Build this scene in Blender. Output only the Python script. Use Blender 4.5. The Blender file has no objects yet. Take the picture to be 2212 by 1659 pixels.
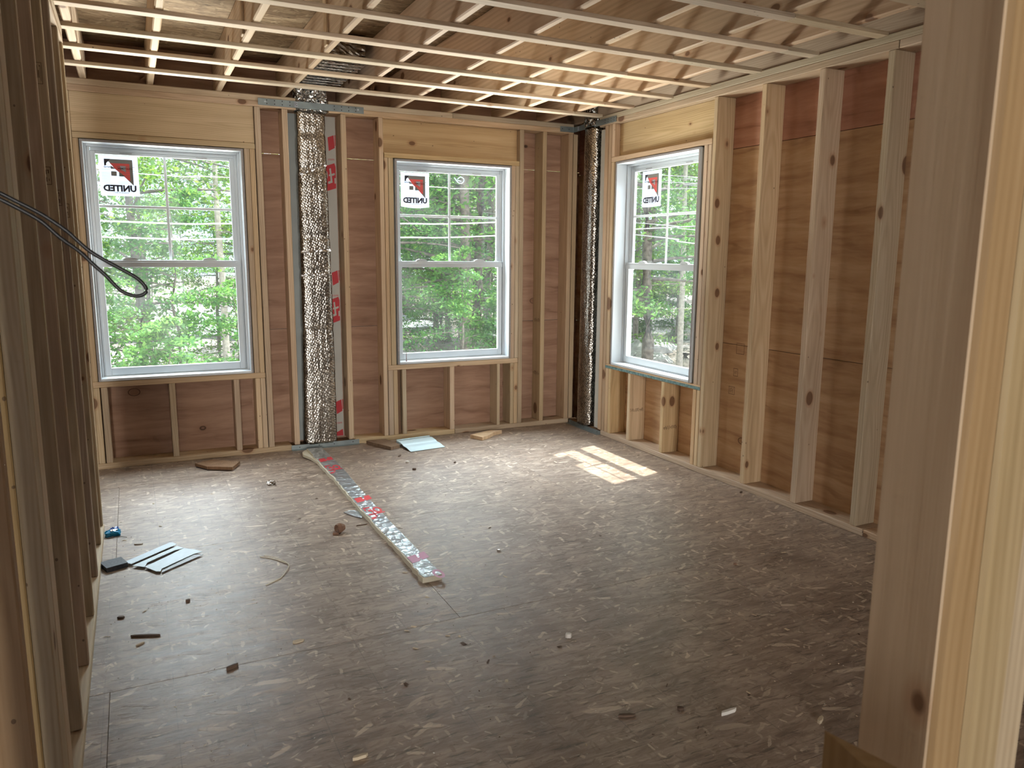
import bpy, bmesh, math, random
import numpy as np
from mathutils import Matrix, Vector

SC = bpy.context.scene
COL = SC.collection
PI = math.pi

# ------------------------------------------------------------------ camera
F = Vector((0.43536, 0.88483, -0.16597)); Rv = Vector((0.89782, -0.44028, 0.00783)); Uv = Vector((0.06614, 0.15242, 0.98610))
CAM = Vector((-3.2576, -5.5290, 1.4043))
cd = bpy.data.cameras.new('camera'); cam = bpy.data.objects.new('camera', cd); COL.objects.link(cam)
m = Matrix((Rv, Uv, -F)).transposed().to_4x4(); m.translation = CAM
cam.matrix_world = m
cd.sensor_width = 36.0; cd.lens = 1657.83 / 2212 * 36.0
cd.clip_start = 0.02; cd.clip_end = 400
cd.dof.use_dof = True; cd.dof.focus_distance = 5.0; cd.dof.aperture_fstop = 14.0
SC.camera = cam

# ------------------------------------------------------------------ world, sun, exposure
vs = SC.view_settings
vs.view_transform = 'Standard'; vs.look = 'None'; vs.gamma = 1.0; vs.exposure = 0.58
try: vs.use_curve_mapping = False
except Exception: pass
SC.cycles.use_denoising = True; SC.cycles.use_adaptive_sampling = True; SC.cycles.adaptive_threshold = .05; SC.cycles.adaptive_min_samples = 12
SC.cycles.max_bounces = 7; SC.cycles.diffuse_bounces = 4; SC.cycles.glossy_bounces = 2
SC.cycles.transmission_bounces = 4; SC.cycles.transparent_max_bounces = 10
SC.cycles.sample_clamp_indirect = 6.0

w = bpy.data.worlds.new('world'); SC.world = w; w.use_nodes = True
wn = w.node_tree.nodes; wl = w.node_tree.links
bg = wn['Background']
tc = wn.new('ShaderNodeTexCoord'); nz = wn.new('ShaderNodeTexNoise'); nz.inputs['Scale'].default_value = 2.2; nz.inputs['Detail'].default_value = 5
mr = wn.new('ShaderNodeMixRGB'); mr.inputs[1].default_value = (0.62, 0.80, 1.0, 1); mr.inputs[2].default_value = (1, 1, 1, 1)
wr = wn.new('ShaderNodeValToRGB'); wr.color_ramp.elements[0].position = .38; wr.color_ramp.elements[1].position = .55
wl.new(tc.outputs['Generated'], nz.inputs['Vector']); wl.new(nz.outputs['Fac'], wr.inputs['Fac']); wl.new(wr.outputs['Color'], mr.inputs['Fac'])
wl.new(mr.outputs['Color'], bg.inputs['Color']); bg.inputs['Strength'].default_value = 1.35

def lamp(name, kind, loc, target, energy, color, size=None, size_y=None, spread=None):
    l = bpy.data.lights.new(name, kind); o = bpy.data.objects.new(name, l); COL.objects.link(o)
    o.location = loc
    o.rotation_euler = (Vector(target) - Vector(loc)).to_track_quat('-Z', 'Y').to_euler()
    l.energy = energy; l.color = color
    if kind == 'AREA':
        l.shape = 'RECTANGLE'; l.size = size; l.size_y = size_y or size
        if spread: l.spread = spread
    return o
s = lamp('sun', 'SUN', (3.9, .95, 10), (0, 0, 0), 9.0, (1.0, .95, .86)); s.data.angle = math.radians(0.6)
COOL = (.80, .90, 1.0)
# added area lamps outside the three windows, boosting sky and ground light indoors
WARM = (1.0, .97, .90)
for cx in (-3.017, -1.027):
    lamp('added_sky_fill', 'AREA', (cx, .70, 2.85), (cx, -.7, 1.25), 110, COOL, 1.2, 1.0)
    lamp('added_sky_fill', 'AREA', (cx, 3.2, 3.75), (cx + .1, -.4, 1.35), 210, COOL, 3.0, 1.7)
    lamp('added_ground_fill', 'AREA', (cx, 2.9, -.75), (cx, -.3, 1.35), 430, WARM, 2.2, 1.3)
    lamp('added_ground_fill', 'AREA', (cx, .75, -.10), (cx, -.7, 1.55), 36, WARM, 1.1, .8)
lamp('added_sky_fill', 'AREA', (.85, -1.093, 2.85), (-.6, -1.093, 1.25), 100, COOL, 1.2, 1.0)
lamp('added_sky_fill', 'AREA', (3.2, -1.093, 3.75), (-.4, -1.193, 1.35), 260, COOL, 3.0, 1.7)
lamp('added_ground_fill', 'AREA', (2.9, -1.093, -.75), (-.3, -1.093, 1.35), 500, WARM, 2.2, 1.3)
lamp('added_ground_fill', 'AREA', (.85, -1.093, -.10), (-.55, -1.093, 1.55), 36, WARM, 1.1, .8)
# added unseen lamp behind the rear opening, brightening the back and right walls
lamp('added_rear_fill', 'AREA', (-4.75, -14.5, 1.9), (-1.6, -2.0, 1.3), 430, (1.0, .95, .87), 1.5, 2.4)

# ------------------------------------------------------------------ materials
def new_mat(name):
    m = bpy.data.materials.new(name); m.use_nodes = True
    nt = m.node_tree; b = nt.nodes['Principled BSDF']
    return m, nt, b
class N:
    """tiny node helper"""
    def __init__(s, nt): s.nt = nt
    def n(s, t, **k):
        nd = s.nt.nodes.new(t)
        for a, v in k.items(): setattr(nd, a, v)
        return nd
    def put(s, inp, v):
        if isinstance(v, bpy.types.NodeSocket): s.nt.links.new(v, inp)
        elif v is not None:
            try: inp.default_value = v
            except Exception: inp.default_value = (*v, 1)
    def math(s, op, a, b=None, c=None, clamp=False):
        nd = s.n('ShaderNodeMath', operation=op); nd.use_clamp = clamp
        s.put(nd.inputs[0], a)
        if b is not None: s.put(nd.inputs[1], b)
        if c is not None: s.put(nd.inputs[2], c)
        return nd.outputs[0]
    def vmath(s, op, a, b=None):
        nd = s.n('ShaderNodeVectorMath', operation=op)
        s.put(nd.inputs[0], a)
        if b is not None: s.put(nd.inputs[1], b)
        return nd.outputs[0] if op not in ('LENGTH', 'DISTANCE') else nd.outputs['Value']
    def mapping(s, v, scale=(1, 1, 1), rot=(0, 0, 0), loc=(0, 0, 0)):
        nd = s.n('ShaderNodeMapping'); s.put(nd.inputs['Vector'], v)
        nd.inputs['Scale'].default_value = scale; nd.inputs['Rotation'].default_value = rot; s.put(nd.inputs['Location'], loc)
        return nd.outputs[0]
    def noise(s, v, scale=5, detail=3, rough=.5, dist=0):
        nd = s.n('ShaderNodeTexNoise'); s.put(nd.inputs['Vector'], v)
        nd.inputs['Scale'].default_value = scale; nd.inputs['Detail'].default_value = detail
        nd.inputs['Roughness'].default_value = rough; nd.inputs['Distortion'].default_value = dist
        return nd.outputs['Fac'], nd.outputs['Color']
    def voro(s, v, scale=5, feature='F1', rand=1.0, dim='3D'):
        nd = s.n('ShaderNodeTexVoronoi', feature=feature); nd.voronoi_dimensions = dim
        s.put(nd.inputs['Vector'], v); nd.inputs['Scale'].default_value = scale; nd.inputs['Randomness'].default_value = rand
        return nd
    def ramp(s, f, pts, interp='LINEAR'):
        nd = s.n('ShaderNodeValToRGB'); s.put(nd.inputs['Fac'], f); cr = nd.color_ramp; cr.interpolation = interp
        cr.elements[0].position, cr.elements[0].color = pts[0][0], (*pts[0][1], 1)
        cr.elements[1].position, cr.elements[1].color = pts[-1][0], (*pts[-1][1], 1)
        for p, c in pts[1:-1]:
            e = cr.elements.new(p); e.color = (*c, 1)
        return nd.outputs['Color']
    def mrange(s, v, a, b, c, d):
        nd = s.n('ShaderNodeMapRange'); s.put(nd.inputs[0], v)
        for i, x in enumerate((a, b, c, d)): nd.inputs[i + 1].default_value = x
        return nd.outputs[0]
    def mix(s, f, a, b, mode='MIX'):
        nd = s.n('ShaderNodeMixRGB', blend_type=mode); s.put(nd.inputs[0], f); s.put(nd.inputs[1], a); s.put(nd.inputs[2], b)
        return nd.outputs[0]
    def bump(s, h, strength=.3, dist=.002, normal=None):
        nd = s.n('ShaderNodeBump'); s.put(nd.inputs['Height'], h); nd.inputs['Strength'].default_value = strength; nd.inputs['Distance'].default_value = dist
        if normal is not None: s.put(nd.inputs['Normal'], normal)
        return nd.outputs[0]

def lumber(name, c_lo, c_mid, c_hi, knot=(.13, .06, .03), knots=1.0, rough=.62, grime=.35, ringc=90):
    m, nt, b = new_mat(name); q = N(nt)
    tc = q.n('ShaderNodeTexCoord').outputs['Object']; oi = q.n('ShaderNodeObjectInfo').outputs['Random']
    off = q.n('ShaderNodeCombineXYZ'); q.put(off.inputs[0], q.math('MULTIPLY', oi, 37.0)); q.put(off.inputs[1], q.math('MULTIPLY', oi, 91.0)); q.put(off.inputs[2], q.math('MULTIPLY', oi, 53.0))
    p = q.vmath('ADD', tc, off.outputs[0])
    # growth rings around an axis that lies outside the board and wanders along it
    wander, wc = q.noise(q.mapping(p, (1.2, 1.2, .55)), 1.6, 2)
    sep = q.n('ShaderNodeSeparateXYZ'); q.put(sep.inputs[0], tc)
    ox = q.math('ADD', sep.outputs[0], q.math('MULTIPLY_ADD', oi, .10, .02))
    oy = q.math('ADD', sep.outputs[1], q.math('MULTIPLY_ADD', oi, -.07, .05))
    rad = q.math('SQRT', q.math('ADD', q.math('MULTIPLY', ox, ox), q.math('MULTIPLY', oy, oy)))
    rad = q.math('MULTIPLY_ADD', wander, .10, rad)
    ring = q.math('SINE', q.math('MULTIPLY', rad, ringc * 6.28))
    fine, _ = q.noise(q.mapping(p, (150, 150, 3.0)), 1.0, 3, .6)
    mid, _ = q.noise(q.mapping(p, (16, 16, .9)), 1.0, 3, .6)
    big, _ = q.noise(q.mapping(p, (3, 3, .8)), 1.0, 2)
    v = q.math('MULTIPLY_ADD', ring, .10, .5)
    v = q.math('MULTIPLY_ADD', q.math('SUBTRACT', fine, .5), .55, v)
    v = q.math('MULTIPLY_ADD', q.math('SUBTRACT', mid, .5), .9, v)
    col = q.ramp(v, [(0.15, c_lo), (.5, c_mid), (.85, c_hi)])
    tint = q.mrange(oi, 0, 1, .84, 1.10)
    hs = q.n('ShaderNodeHueSaturation'); q.put(hs.inputs['Color'], col); q.put(hs.inputs['Value'], tint); q.put(hs.inputs['Saturation'], q.mrange(q.math('FRACT', q.math('MULTIPLY', oi, 7.3)), 0, 1, .88, 1.12))
    q.put(hs.inputs['Hue'], q.mrange(q.math('FRACT', q.math('MULTIPLY', oi, 13.7)), 0, 1, .490, .508))
    col = hs.outputs[0]
    col = q.mix(q.math('MULTIPLY', q.mrange(big, .55, .75, 0, 1), grime), col, (.20, .155, .115, 1))
    # knots
    vo = q.voro(q.mapping(p, (1, 1, .62)), 6.6)
    rr = q.n('ShaderNodeSeparateXYZ'); q.put(rr.inputs[0], vo.outputs['Color'])
    kr = q.math('MULTIPLY_ADD', rr.outputs[0], .17 * knots, -.015)
    kd = q.math('SUBTRACT', vo.outputs['Distance'], kr)
    core = q.mrange(kd, -.012, .012, 1, 0); halo = q.mrange(kd, 0.0, .075, .42, 0)
    halo = q.math('MULTIPLY', halo, q.math('GREATER_THAN', kr, 0.0))
    col = q.mix(halo, col, (knot[0] * 2.6, knot[1] * 2.4, knot[2] * 2.0, 1))
    col = q.mix(q.math('MULTIPLY', core, .80), col, (*knot, 1))
    # small nail holes / flecks
    v2 = q.voro(q.mapping(p, (1, 1, .8)), 21)
    r2 = q.n('ShaderNodeSeparateXYZ'); q.put(r2.inputs[0], v2.outputs['Color'])
    fl = q.math('MULTIPLY', q.math('LESS_THAN', v2.outputs['Distance'], .085), q.math('GREATER_THAN', r2.outputs[1], .80))
    col = q.mix(q.math('MULTIPLY', fl, .7), col, (.10, .06, .04, 1))
    q.put(b.inputs['Base Color'], col); b.inputs['Roughness'].default_value = rough; b.inputs['Specular IOR Level'].default_value = .25
    q.put(b.inputs['Normal'], q.bump(fine, .18, .0012))
    return m

def plywood(name, c_lo, c_mid, c_hi, knots=1.0):
    m, nt, b = new_mat(name); q = N(nt)
    tc = q.n('ShaderNodeTexCoord').outputs['Object']; oi = q.n('ShaderNodeObjectInfo').outputs['Random']
    off = q.n('ShaderNodeCombineXYZ'); q.put(off.inputs[0], q.math('MULTIPLY', oi, 17.0)); q.put(off.inputs[1], q.math('MULTIPLY', oi, 71.0)); q.put(off.inputs[2], q.math('MULTIPLY', oi, 33.0))
    p = q.vmath('ADD', tc, off.outputs[0])
    _, wc = q.noise(q.mapping(p, (3, 3, 1.1)), 1.3, 3, .5)
    d = q.vmath('ADD', p, q.vmath('MULTIPLY', q.vmath('SUBTRACT', wc, (.5, .5, .5)), (.16, .16, .05)))
    sep = q.n('ShaderNodeSeparateXYZ'); q.put(sep.inputs[0], d)
    acc = q.math('MULTIPLY', q.math('ADD', sep.outputs[0], sep.outputs[1]), 34)
    band = q.math('SINE', q.math('MULTIPLY_ADD', q.noise(q.mapping(d, (8, 8, 1.5)), 1, 3)[0], 9, acc))
    fine, _ = q.noise(q.mapping(p, (70, 70, 4)), 1.0, 3, .65)
    mid, _ = q.noise(q.mapping(d, (26, 26, 2.2)), 1.0, 4, .6)
    v = q.math('MULTIPLY_ADD', band, .10, .5); v = q.math('MULTIPLY_ADD', q.math('SUBTRACT', mid, .5), 1.1, v); v = q.math('MULTIPLY_ADD', q.math('SUBTRACT', fine, .5), .35, v)
    col = q.ramp(v, [(.12, c_lo), (.5, c_mid), (.88, c_hi)])
    line = q.mrange(band, -.99, -.90, 1, 0)
    col = q.mix(q.math('MULTIPLY', line, q.mrange(q.noise(p, 5, 2)[0], .45, .7, 0, .45)), col, (c_lo[0] * .6, c_lo[1] * .55, c_lo[2] * .5, 1))
    vo = q.voro(q.mapping(p, (1, 1, .7)), 3.4)
    rr = q.n('ShaderNodeSeparateXYZ'); q.put(rr.inputs[0], vo.outputs['Color'])
    kr = q.math('MULTIPLY_ADD', rr.outputs[0], .12 * knots, -.03)
    kd = q.math('SUBTRACT', vo.outputs['Distance'], kr)
    on = q.math('GREATER_THAN', kr, 0.0)
    edge = q.math('MULTIPLY', q.mrange(q.math('ABSOLUTE', kd), 0, .013, .9, 0), on)
    inner = q.math('MULTIPLY', q.mrange(kd, -.03, 0.0, .45, 0), on)
    halo = q.math('MULTIPLY', q.mrange(kd, 0, .10, .35, 0), on)
    col = q.mix(halo, col, (c_lo[0] * .8, c_lo[1] * .7, c_lo[2] * .6, 1)); col = q.mix(inner, col, (c_lo[0] * .7, c_lo[1] * .6, c_lo[2] * .5, 1)); col = q.mix(edge, col, (.05, .025, .015, 1))
    q.put(b.inputs['Base Color'], col); b.inputs['Roughness'].default_value = .68; b.inputs['Specular IOR Level'].default_value = .2
    q.put(b.inputs['Normal'], q.bump(mid, .25, .0015))
    return m

def osb(name, cols, flake=(.085, .021), layers=8, lines=False, dirt=0.0, rough=.55, bumpd=.0016, spec=.3, cut=.62, amt=.62):
    m, nt, b = new_mat(name); q = N(nt)
    tc = q.n('ShaderNodeTexCoord').outputs['Object']
    sep0 = q.n('ShaderNodeSeparateXYZ'); q.put(sep0.inputs[0], tc)
    flat = q.n('ShaderNodeCombineXYZ'); q.put(flat.inputs[0], sep0.outputs[0]); q.put(flat.inputs[1], sep0.outputs[1]); oi = q.n('ShaderNodeObjectInfo').outputs['Random']
    q.put(flat.inputs[2], q.math('MULTIPLY', oi, 9.0))
    p = flat.outputs[0]
    _, wc = q.noise(p, 14, 4, .6)
    pd = q.vmath('ADD', p, q.vmath('MULTIPLY', q.vmath('SUBTRACT', wc, (.5, .5, .5)), (.035, .020, 0)))
    st1, _ = q.noise(q.mapping(pd, (9, 75, 1), (0, 0, .12)), 1.0, 5, .72)
    st2, _ = q.noise(q.mapping(pd, (5, 24, 1), (0, 0, -.2)), 1.0, 5, .65)
    pat, _ = q.noise(p, 5, 3)
    v = q.math('MULTIPLY_ADD', st2, .55, q.math('MULTIPLY', st1, .5))
    v = q.math('MULTIPLY_ADD', q.math('SUBTRACT', pat, .5), .25, v)
    col = q.ramp(v, [(.38, cols[0]), (.50, cols[1]), (.62, cols[2])])
    h = q.math('MULTIPLY', st1, .9)
    rots = [.06, -.28, .42, -.75, 1.05, .22, -.5, 1.6][:layers]
    for i, a in enumerate(rots):
        k = (1.0, .6, 1.5, .8, .55, 2.1, 1.2, .9)[i]
        sc = (1 / (flake[0] * k), 1 / (flake[1] * k ** .6), 1)
        rt = q.mapping(pd, (1, 1, 1), (0, 0, a)); mp = q.mapping(rt, sc, (0, 0, 0), (i * 3.7, i * 5.1, i * 2.3))
        vo = q.voro(mp, 1.0, 'F1', 1.0); vo.distance = 'MINKOWSKI'; vo.inputs['Exponent'].default_value = 3.0
        rr = q.n('ShaderNodeSeparateXYZ'); q.put(rr.inputs[0], vo.outputs['Color'])
        size = q.math('MULTIPLY_ADD', rr.outputs[2], .34, .10)
        edge = q.mrange(q.math('SUBTRACT', vo.outputs['Distance'], size), -.05, .02, 1, 0)
        mask = q.math('MULTIPLY', q.math('GREATER_THAN', rr.outputs[0], cut), edge)
        fib, _ = q.noise(q.mapping(rt, (22, 210, 1)), 1.0, 2)
        tone = q.math('MULTIPLY_ADD', fib, .45, q.math('MULTIPLY', q.math('POWER', rr.outputs[1], 3.6), .80))
        fc = q.ramp(tone, [(.14, cols[0]), (.32, cols[1]), (.55, cols[2]), (.95, cols[3])])
        col = q.mix(q.math('MULTIPLY', mask, amt), col, fc)
        if i in (0, 2): h = q.math('MULTIPLY_ADD', mask, q.math('MULTIPLY_ADD', rr.outputs[1], .6, .1), h)
    gap, _ = q.noise(q.mapping(pd, (11, 85, 1), (0, 0, .18)), 1.0, 3, .7)
    gm = q.mrange(gap, .56, .66, 0, .75)
    col = q.mix(gm, col, (cols[0][0] * .38, cols[0][1] * .36, cols[0][2] * .34, 1))
    if dirt:
        dn, _ = q.noise(p, 1.5, 4, .6)
        col = q.mix(q.mrange(dn, .38, .68, 0, dirt), col, (.235, .192, .160, 1))
        sp = q.voro(p, 95, 'F1'); rs = q.n('ShaderNodeSeparateXYZ'); q.put(rs.inputs[0], sp.outputs['Color'])
        dust = q.math('MULTIPLY', q.math('LESS_THAN', sp.outputs['Distance'], .13), q.math('GREATER_THAN', rs.outputs[0], .90))
        col = q.mix(q.math('MULTIPLY', dust, .6), col, (.62, .54, .44, 1))
    if lines:
        geo = q.n('ShaderNodeNewGeometry').outputs['Position']; sg = q.n('ShaderNodeSeparateXYZ'); q.put(sg.inputs[0], geo)
        u = q.math('ABSOLUTE', q.math('SUBTRACT', q.math('FRACT', q.math('MULTIPLY_ADD', sg.outputs[0], 1 / .2032, .36 + 20)), .5))
        ln = q.mrange(u, 0, .011, 1, 0)
        br, _ = q.noise(geo, 7, 2)
        ln = q.math('MULTIPLY', ln, q.mrange(br, .42, .58, 0, .62))
        col = q.mix(ln, col, (.09, .08, .075, 1))
    q.put(b.inputs['Base Color'], col)
    q.put(b.inputs['Roughness'], q.math('MULTIPLY_ADD', st2, .25, rough - .12)); b.inputs['Specular IOR Level'].default_value = spec
    q.put(b.inputs['Normal'], q.bump(h, .6, bumpd))
    return m

def plain(name, col, rough=.5, metal=0.0, spec=.5, bump=None, bs=.2, var=0.0, coat=0):
    m, nt, b = new_mat(name); q = N(nt)
    tc = q.n('ShaderNodeTexCoord').outputs['Object']
    f, _ = q.noise(tc, bump or 30, 3)
    c = q.mix(q.mrange(f, .3, .7, 0, 1), (*[x * (1 - var) for x in col], 1), (*[min(1, x * (1 + var)) for x in col], 1))
    q.put(b.inputs['Base Color'], c)
    b.inputs['Roughness'].default_value = rough; b.inputs['Metallic'].default_value = metal; b.inputs['Specular IOR Level'].default_value = spec
    if bump: q.put(b.inputs['Normal'], q.bump(f, bs, .002))
    return m

def foil_mat(name, col=(.66, .615, .545), kind='bubble', rough=.25):
    m, nt, b = new_mat(name); q = N(nt)
    tc = q.n('ShaderNodeTexCoord').outputs['Object']
    f, _ = q.noise(tc, 7, 4)
    if kind == 'bubble':
        # bubble film: rows of round bubbles on the skin, faint lengthwise creases
        uv = q.n('ShaderNodeTexCoord').outputs['UV']
        vo = q.voro(q.mapping(uv, (1, 1, 1), (0, 0, .52)), 60, 'F1', .45)
        hh = q.math('SUBTRACT', 1.0, q.math('MULTIPLY', vo.outputs['Distance'], 1.0))
        cr, _ = q.noise(q.mapping(uv, (95, 2.5, 1)), 1, 2)
        dent, _ = q.noise(q.mapping(uv, (26, 5, 1)), 1, 2)
        n1 = q.bump(q.math('MULTIPLY_ADD', cr, .5, hh), .8, .0030)
        n2 = q.bump(dent, 1.0, .0055, n1)
        q.put(b.inputs['Normal'], n2)
    else:
        vo = q.voro(tc, 26, 'F1'); vo.distance = 'EUCLIDEAN'
        hh = q.math('MULTIPLY_ADD', q.noise(tc, 55, 3)[0], .5, vo.outputs['Distance'])
        q.put(b.inputs['Normal'], q.bump(hh, .9, .010))
    c = q.mix(q.mrange(f, .35, .65, 0, 1), (*[x * .74 for x in col], 1), (*col, 1))
    if kind == 'bubble': c = q.mix(q.mrange(q.math('MULTIPLY_ADD', cr, .35, vo.outputs['Distance']), .42, .80, 0, .62), c, (.06, .05, .045, 1))  # valleys and creases darkened in colour, imitating shade between glinting bubbles
    q.put(b.inputs['Base Color'], c); b.inputs['Metallic'].default_value = 1.0; b.inputs['Roughness'].default_value = rough
    return m

M = {}
M['lumber'] = lumber('spruce_lumber', (.42, .305, .19), (.56, .42, .275), (.68, .545, .385), knots=1.3)
M['lumber_warm'] = lumber('warm_lumber', (.42, .285, .155), (.58, .415, .245), (.69, .52, .33), grime=.2)
M['lumber_brown_dim'] = lumber('brown_dimmed_lumber', (.32, .23, .145), (.44, .325, .215), (.55, .425, .295), grime=.8, knots=1.1)  # browner stained lumber, also darkened to stand for shade on the left partition
M['lumber_yellow'] = lumber('yellow_pine_lumber', (.29, .190, .090), (.38, .260, .135), (.45, .325, .18), grime=.2, knots=.5)
M['lumber_post'] = lumber('doorway_lumber', (.42, .305, .185), (.53, .405, .26), (.63, .50, .34), grime=.25, knots=.5)
M['lumber_pale'] = lumber('pale_lumber', (.42, .325, .225), (.56, .45, .32), (.66, .55, .41), grime=.15, knots=.8)
M['lumber_joist'] = lumber('joist_lumber', (.42, .30, .20), (.56, .42, .29), (.66, .52, .38), grime=.2, knots=1.0, ringc=40)
M['lumber_dark'] = lumber('dark_brown_lumber', (.16, .09, .05), (.24, .15, .085), (.33, .22, .13), grime=.5)
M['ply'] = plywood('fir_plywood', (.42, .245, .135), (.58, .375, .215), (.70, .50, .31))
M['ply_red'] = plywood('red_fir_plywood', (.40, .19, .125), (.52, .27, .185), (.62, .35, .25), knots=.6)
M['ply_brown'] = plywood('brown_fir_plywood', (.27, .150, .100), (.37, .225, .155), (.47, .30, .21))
M['osb_floor'] = osb('osb_floor', [(.165, .112, .082), (.300, .222, .168), (.45, .350, .270), (.80, .665, .52)], lines=True, dirt=.30, rough=.44, spec=.6, amt=.70, bumpd=.0022)
M['osb_roof'] = osb('osb_ceiling', [(.13, .08, .042), (.24, .16, .09), (.34, .245, .15), (.46, .35, .22)], flake=(.15, .035), rough=.7, spec=.1, cut=.4)
M['vinyl'] = plain('white_vinyl', (.56, .60, .63), .32, spec=.5)
M['muntin_vinyl'] = plain('pale_blue_grille', (.80, .88, .93), .3)
M['primed'] = plain('white_primed_wood', (.62, .66, .69), .42, bump=60, bs=.05)
M['primed_edge'] = plain('primed_edge_grey', (.30, .28, .28), .6, bump=60, bs=.05, var=.1)
M['dark_gap'] = plain('dark_weatherstrip', (.03, .03, .03), .8)
M['galv'] = plain('galvanised_steel', (.30, .345, .35), .50, metal=.75, bump=9, bs=.1, var=.18)
M['foil'] = foil_mat('bubble_foil'); M['foil_wrinkled'] = foil_mat('wrinkled_foil_tape', (.80, .79, .77), 'wrinkle', .18)
M['foil_face'] = foil_mat('foil_facer', (.62, .68, .72), 'wrinkle2', .34)
M['foam'] = plain('cream_foam', (.70, .64, .50), .85, bump=120, bs=.4)
M['foam_face'] = plain('grey_foam_facer', (.52, .50, .45), .55, bump=6, bs=.2, var=.05)
M['foam_face_blue'] = plain('grey_blue_foam_facer', (.36, .39, .38), .55, bump=6, bs=.2, var=.08)
M['red'] = plain('red_ink', (.55, .035, .045), .6)
M['red2'] = plain('red_ink_bright', (.78, .06, .07), .5); M['pink'] = plain('faded_pink_ink', (.62, .27, .42), .5)
M['ink'] = plain('dark_ink', (.035, .03, .035), .7); M['ink_grey'] = plain('grey_ink', (.22, .21, .19), .7); M['ink_brown'] = plain('brown_stamp_ink', (.10, .055, .03), .8)
M['ink_blue'] = plain('pale_text_ink', (.42, .45, .50), .7); M['ink_red'] = plain('sticker_red', (.80, .11, .10), .6)
M['black'] = plain('black_rubber', (.012, .012, .014), .45)
M['slate'] = plain('grey_slate_plastic', (.055, .062, .075), .6, bump=90, bs=.6, var=.3)
M['blue'] = plain('blue_wrapper', (.02, .33, .62), .22); M['blue_dark'] = plain('dark_blue_wrapper', (.01, .06, .30), .3); M['teal'] = plain('sill_seal_teal', (.13, .22, .22), .7, bump=40, var=.5)
M['sheet'] = plain('pale_blue_sheet', (.62, .76, .86), .42, bump=50, bs=.1, var=.05)
M['sheet_grey'] = plain('grey_sheet', (.40, .44, .50), .5, var=.1)
M['siding'] = plain('white_vinyl_siding', (.66, .82, .86), .35)
M['card'] = plain('brown_paper', (.22, .12, .075), .8, bump=40, bs=.3, var=.2)
M['cord'] = plain('cream_cord', (.66, .60, .47), .7)
M['steel_red'] = plain('rusty_screw', (.20, .05, .05), .4, metal=.6)
M['rock'] = plain('grey_rock', (.42, .42, .44), .8, bump=5, bs=.8, var=.3)
M['chip'] = plain('pale_wood_chip', (.62, .51, .36), .8, var=.1); M['chip_dark'] = plain('dark_wood_chip', (.12, .075, .05), .8, var=.2); M['white_chip'] = plain('white_plaster_chip', (.74, .70, .64), .8)
M['wire'] = plain('pale_wire', (.36, .37, .40), .5)

def paper_mat():
    m, nt, b = new_mat('sticker_paper'); q = N(nt)
    d = q.n('ShaderNodeBsdfDiffuse'); d.inputs[0].default_value = (.66, .69, .74, 1)
    t = q.n('ShaderNodeBsdfTranslucent'); t.inputs[0].default_value = (.60, .64, .72, 1)
    mx = q.n('ShaderNodeMixShader'); mx.inputs[0].default_value = .5
    nt.links.new(d.outputs[0], mx.inputs[1]); nt.links.new(t.outputs[0], mx.inputs[2])
    nt.links.new(mx.outputs[0], nt.nodes['Material Output'].inputs[0]); return m
M['paper'] = paper_mat()
def glass_mat():
    m, nt, b = new_mat('window_glass'); q = N(nt)
    t = q.n('ShaderNodeBsdfTransparent'); t.inputs[0].default_value = (.95, .97, .96, 1)
    g = q.n('ShaderNodeBsdfGlossy'); g.inputs['Roughness'].default_value = .02
    lw_ = q.n('ShaderNodeLayerWeight'); lw_.inputs[0].default_value = .5; frv = q.math('MULTIPLY_ADD', q.math('POWER', lw_.outputs['Facing'], 5.0), .5, .035)
    # faint film of dust scatters a little light
    d = q.n('ShaderNodeBsdfDiffuse'); d.inputs[0].default_value = (.8, .85, .88, 1)
    tl = q.n('ShaderNodeBsdfTranslucent'); tl.inputs[0].default_value = (.8, .85, .88, 1)
    md = q.n('ShaderNodeMixShader'); md.inputs[0].default_value = .7
    nt.links.new(d.outputs[0], md.inputs[1]); nt.links.new(tl.outputs[0], md.inputs[2])
    mx = q.n('ShaderNodeMixShader'); nt.links.new(frv, mx.inputs[0]); nt.links.new(t.outputs[0], mx.inputs[1]); nt.links.new(g.outputs[0], mx.inputs[2])
    m2 = q.n('ShaderNodeMixShader'); tcx = q.n('ShaderNodeTexCoord').outputs['Object']; f, _ = q.noise(tcx, 3, 4)
    q.put(m2.inputs[0], q.mrange(f, .35, .75, .003, .012))
    nt.links.new(mx.outputs[0], m2.inputs[1]); nt.links.new(md.outputs[0], m2.inputs[2])
    nt.links.new(m2.outputs[0], nt.nodes['Material Output'].inputs[0]); return m
M['glass'] = glass_mat()
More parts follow.
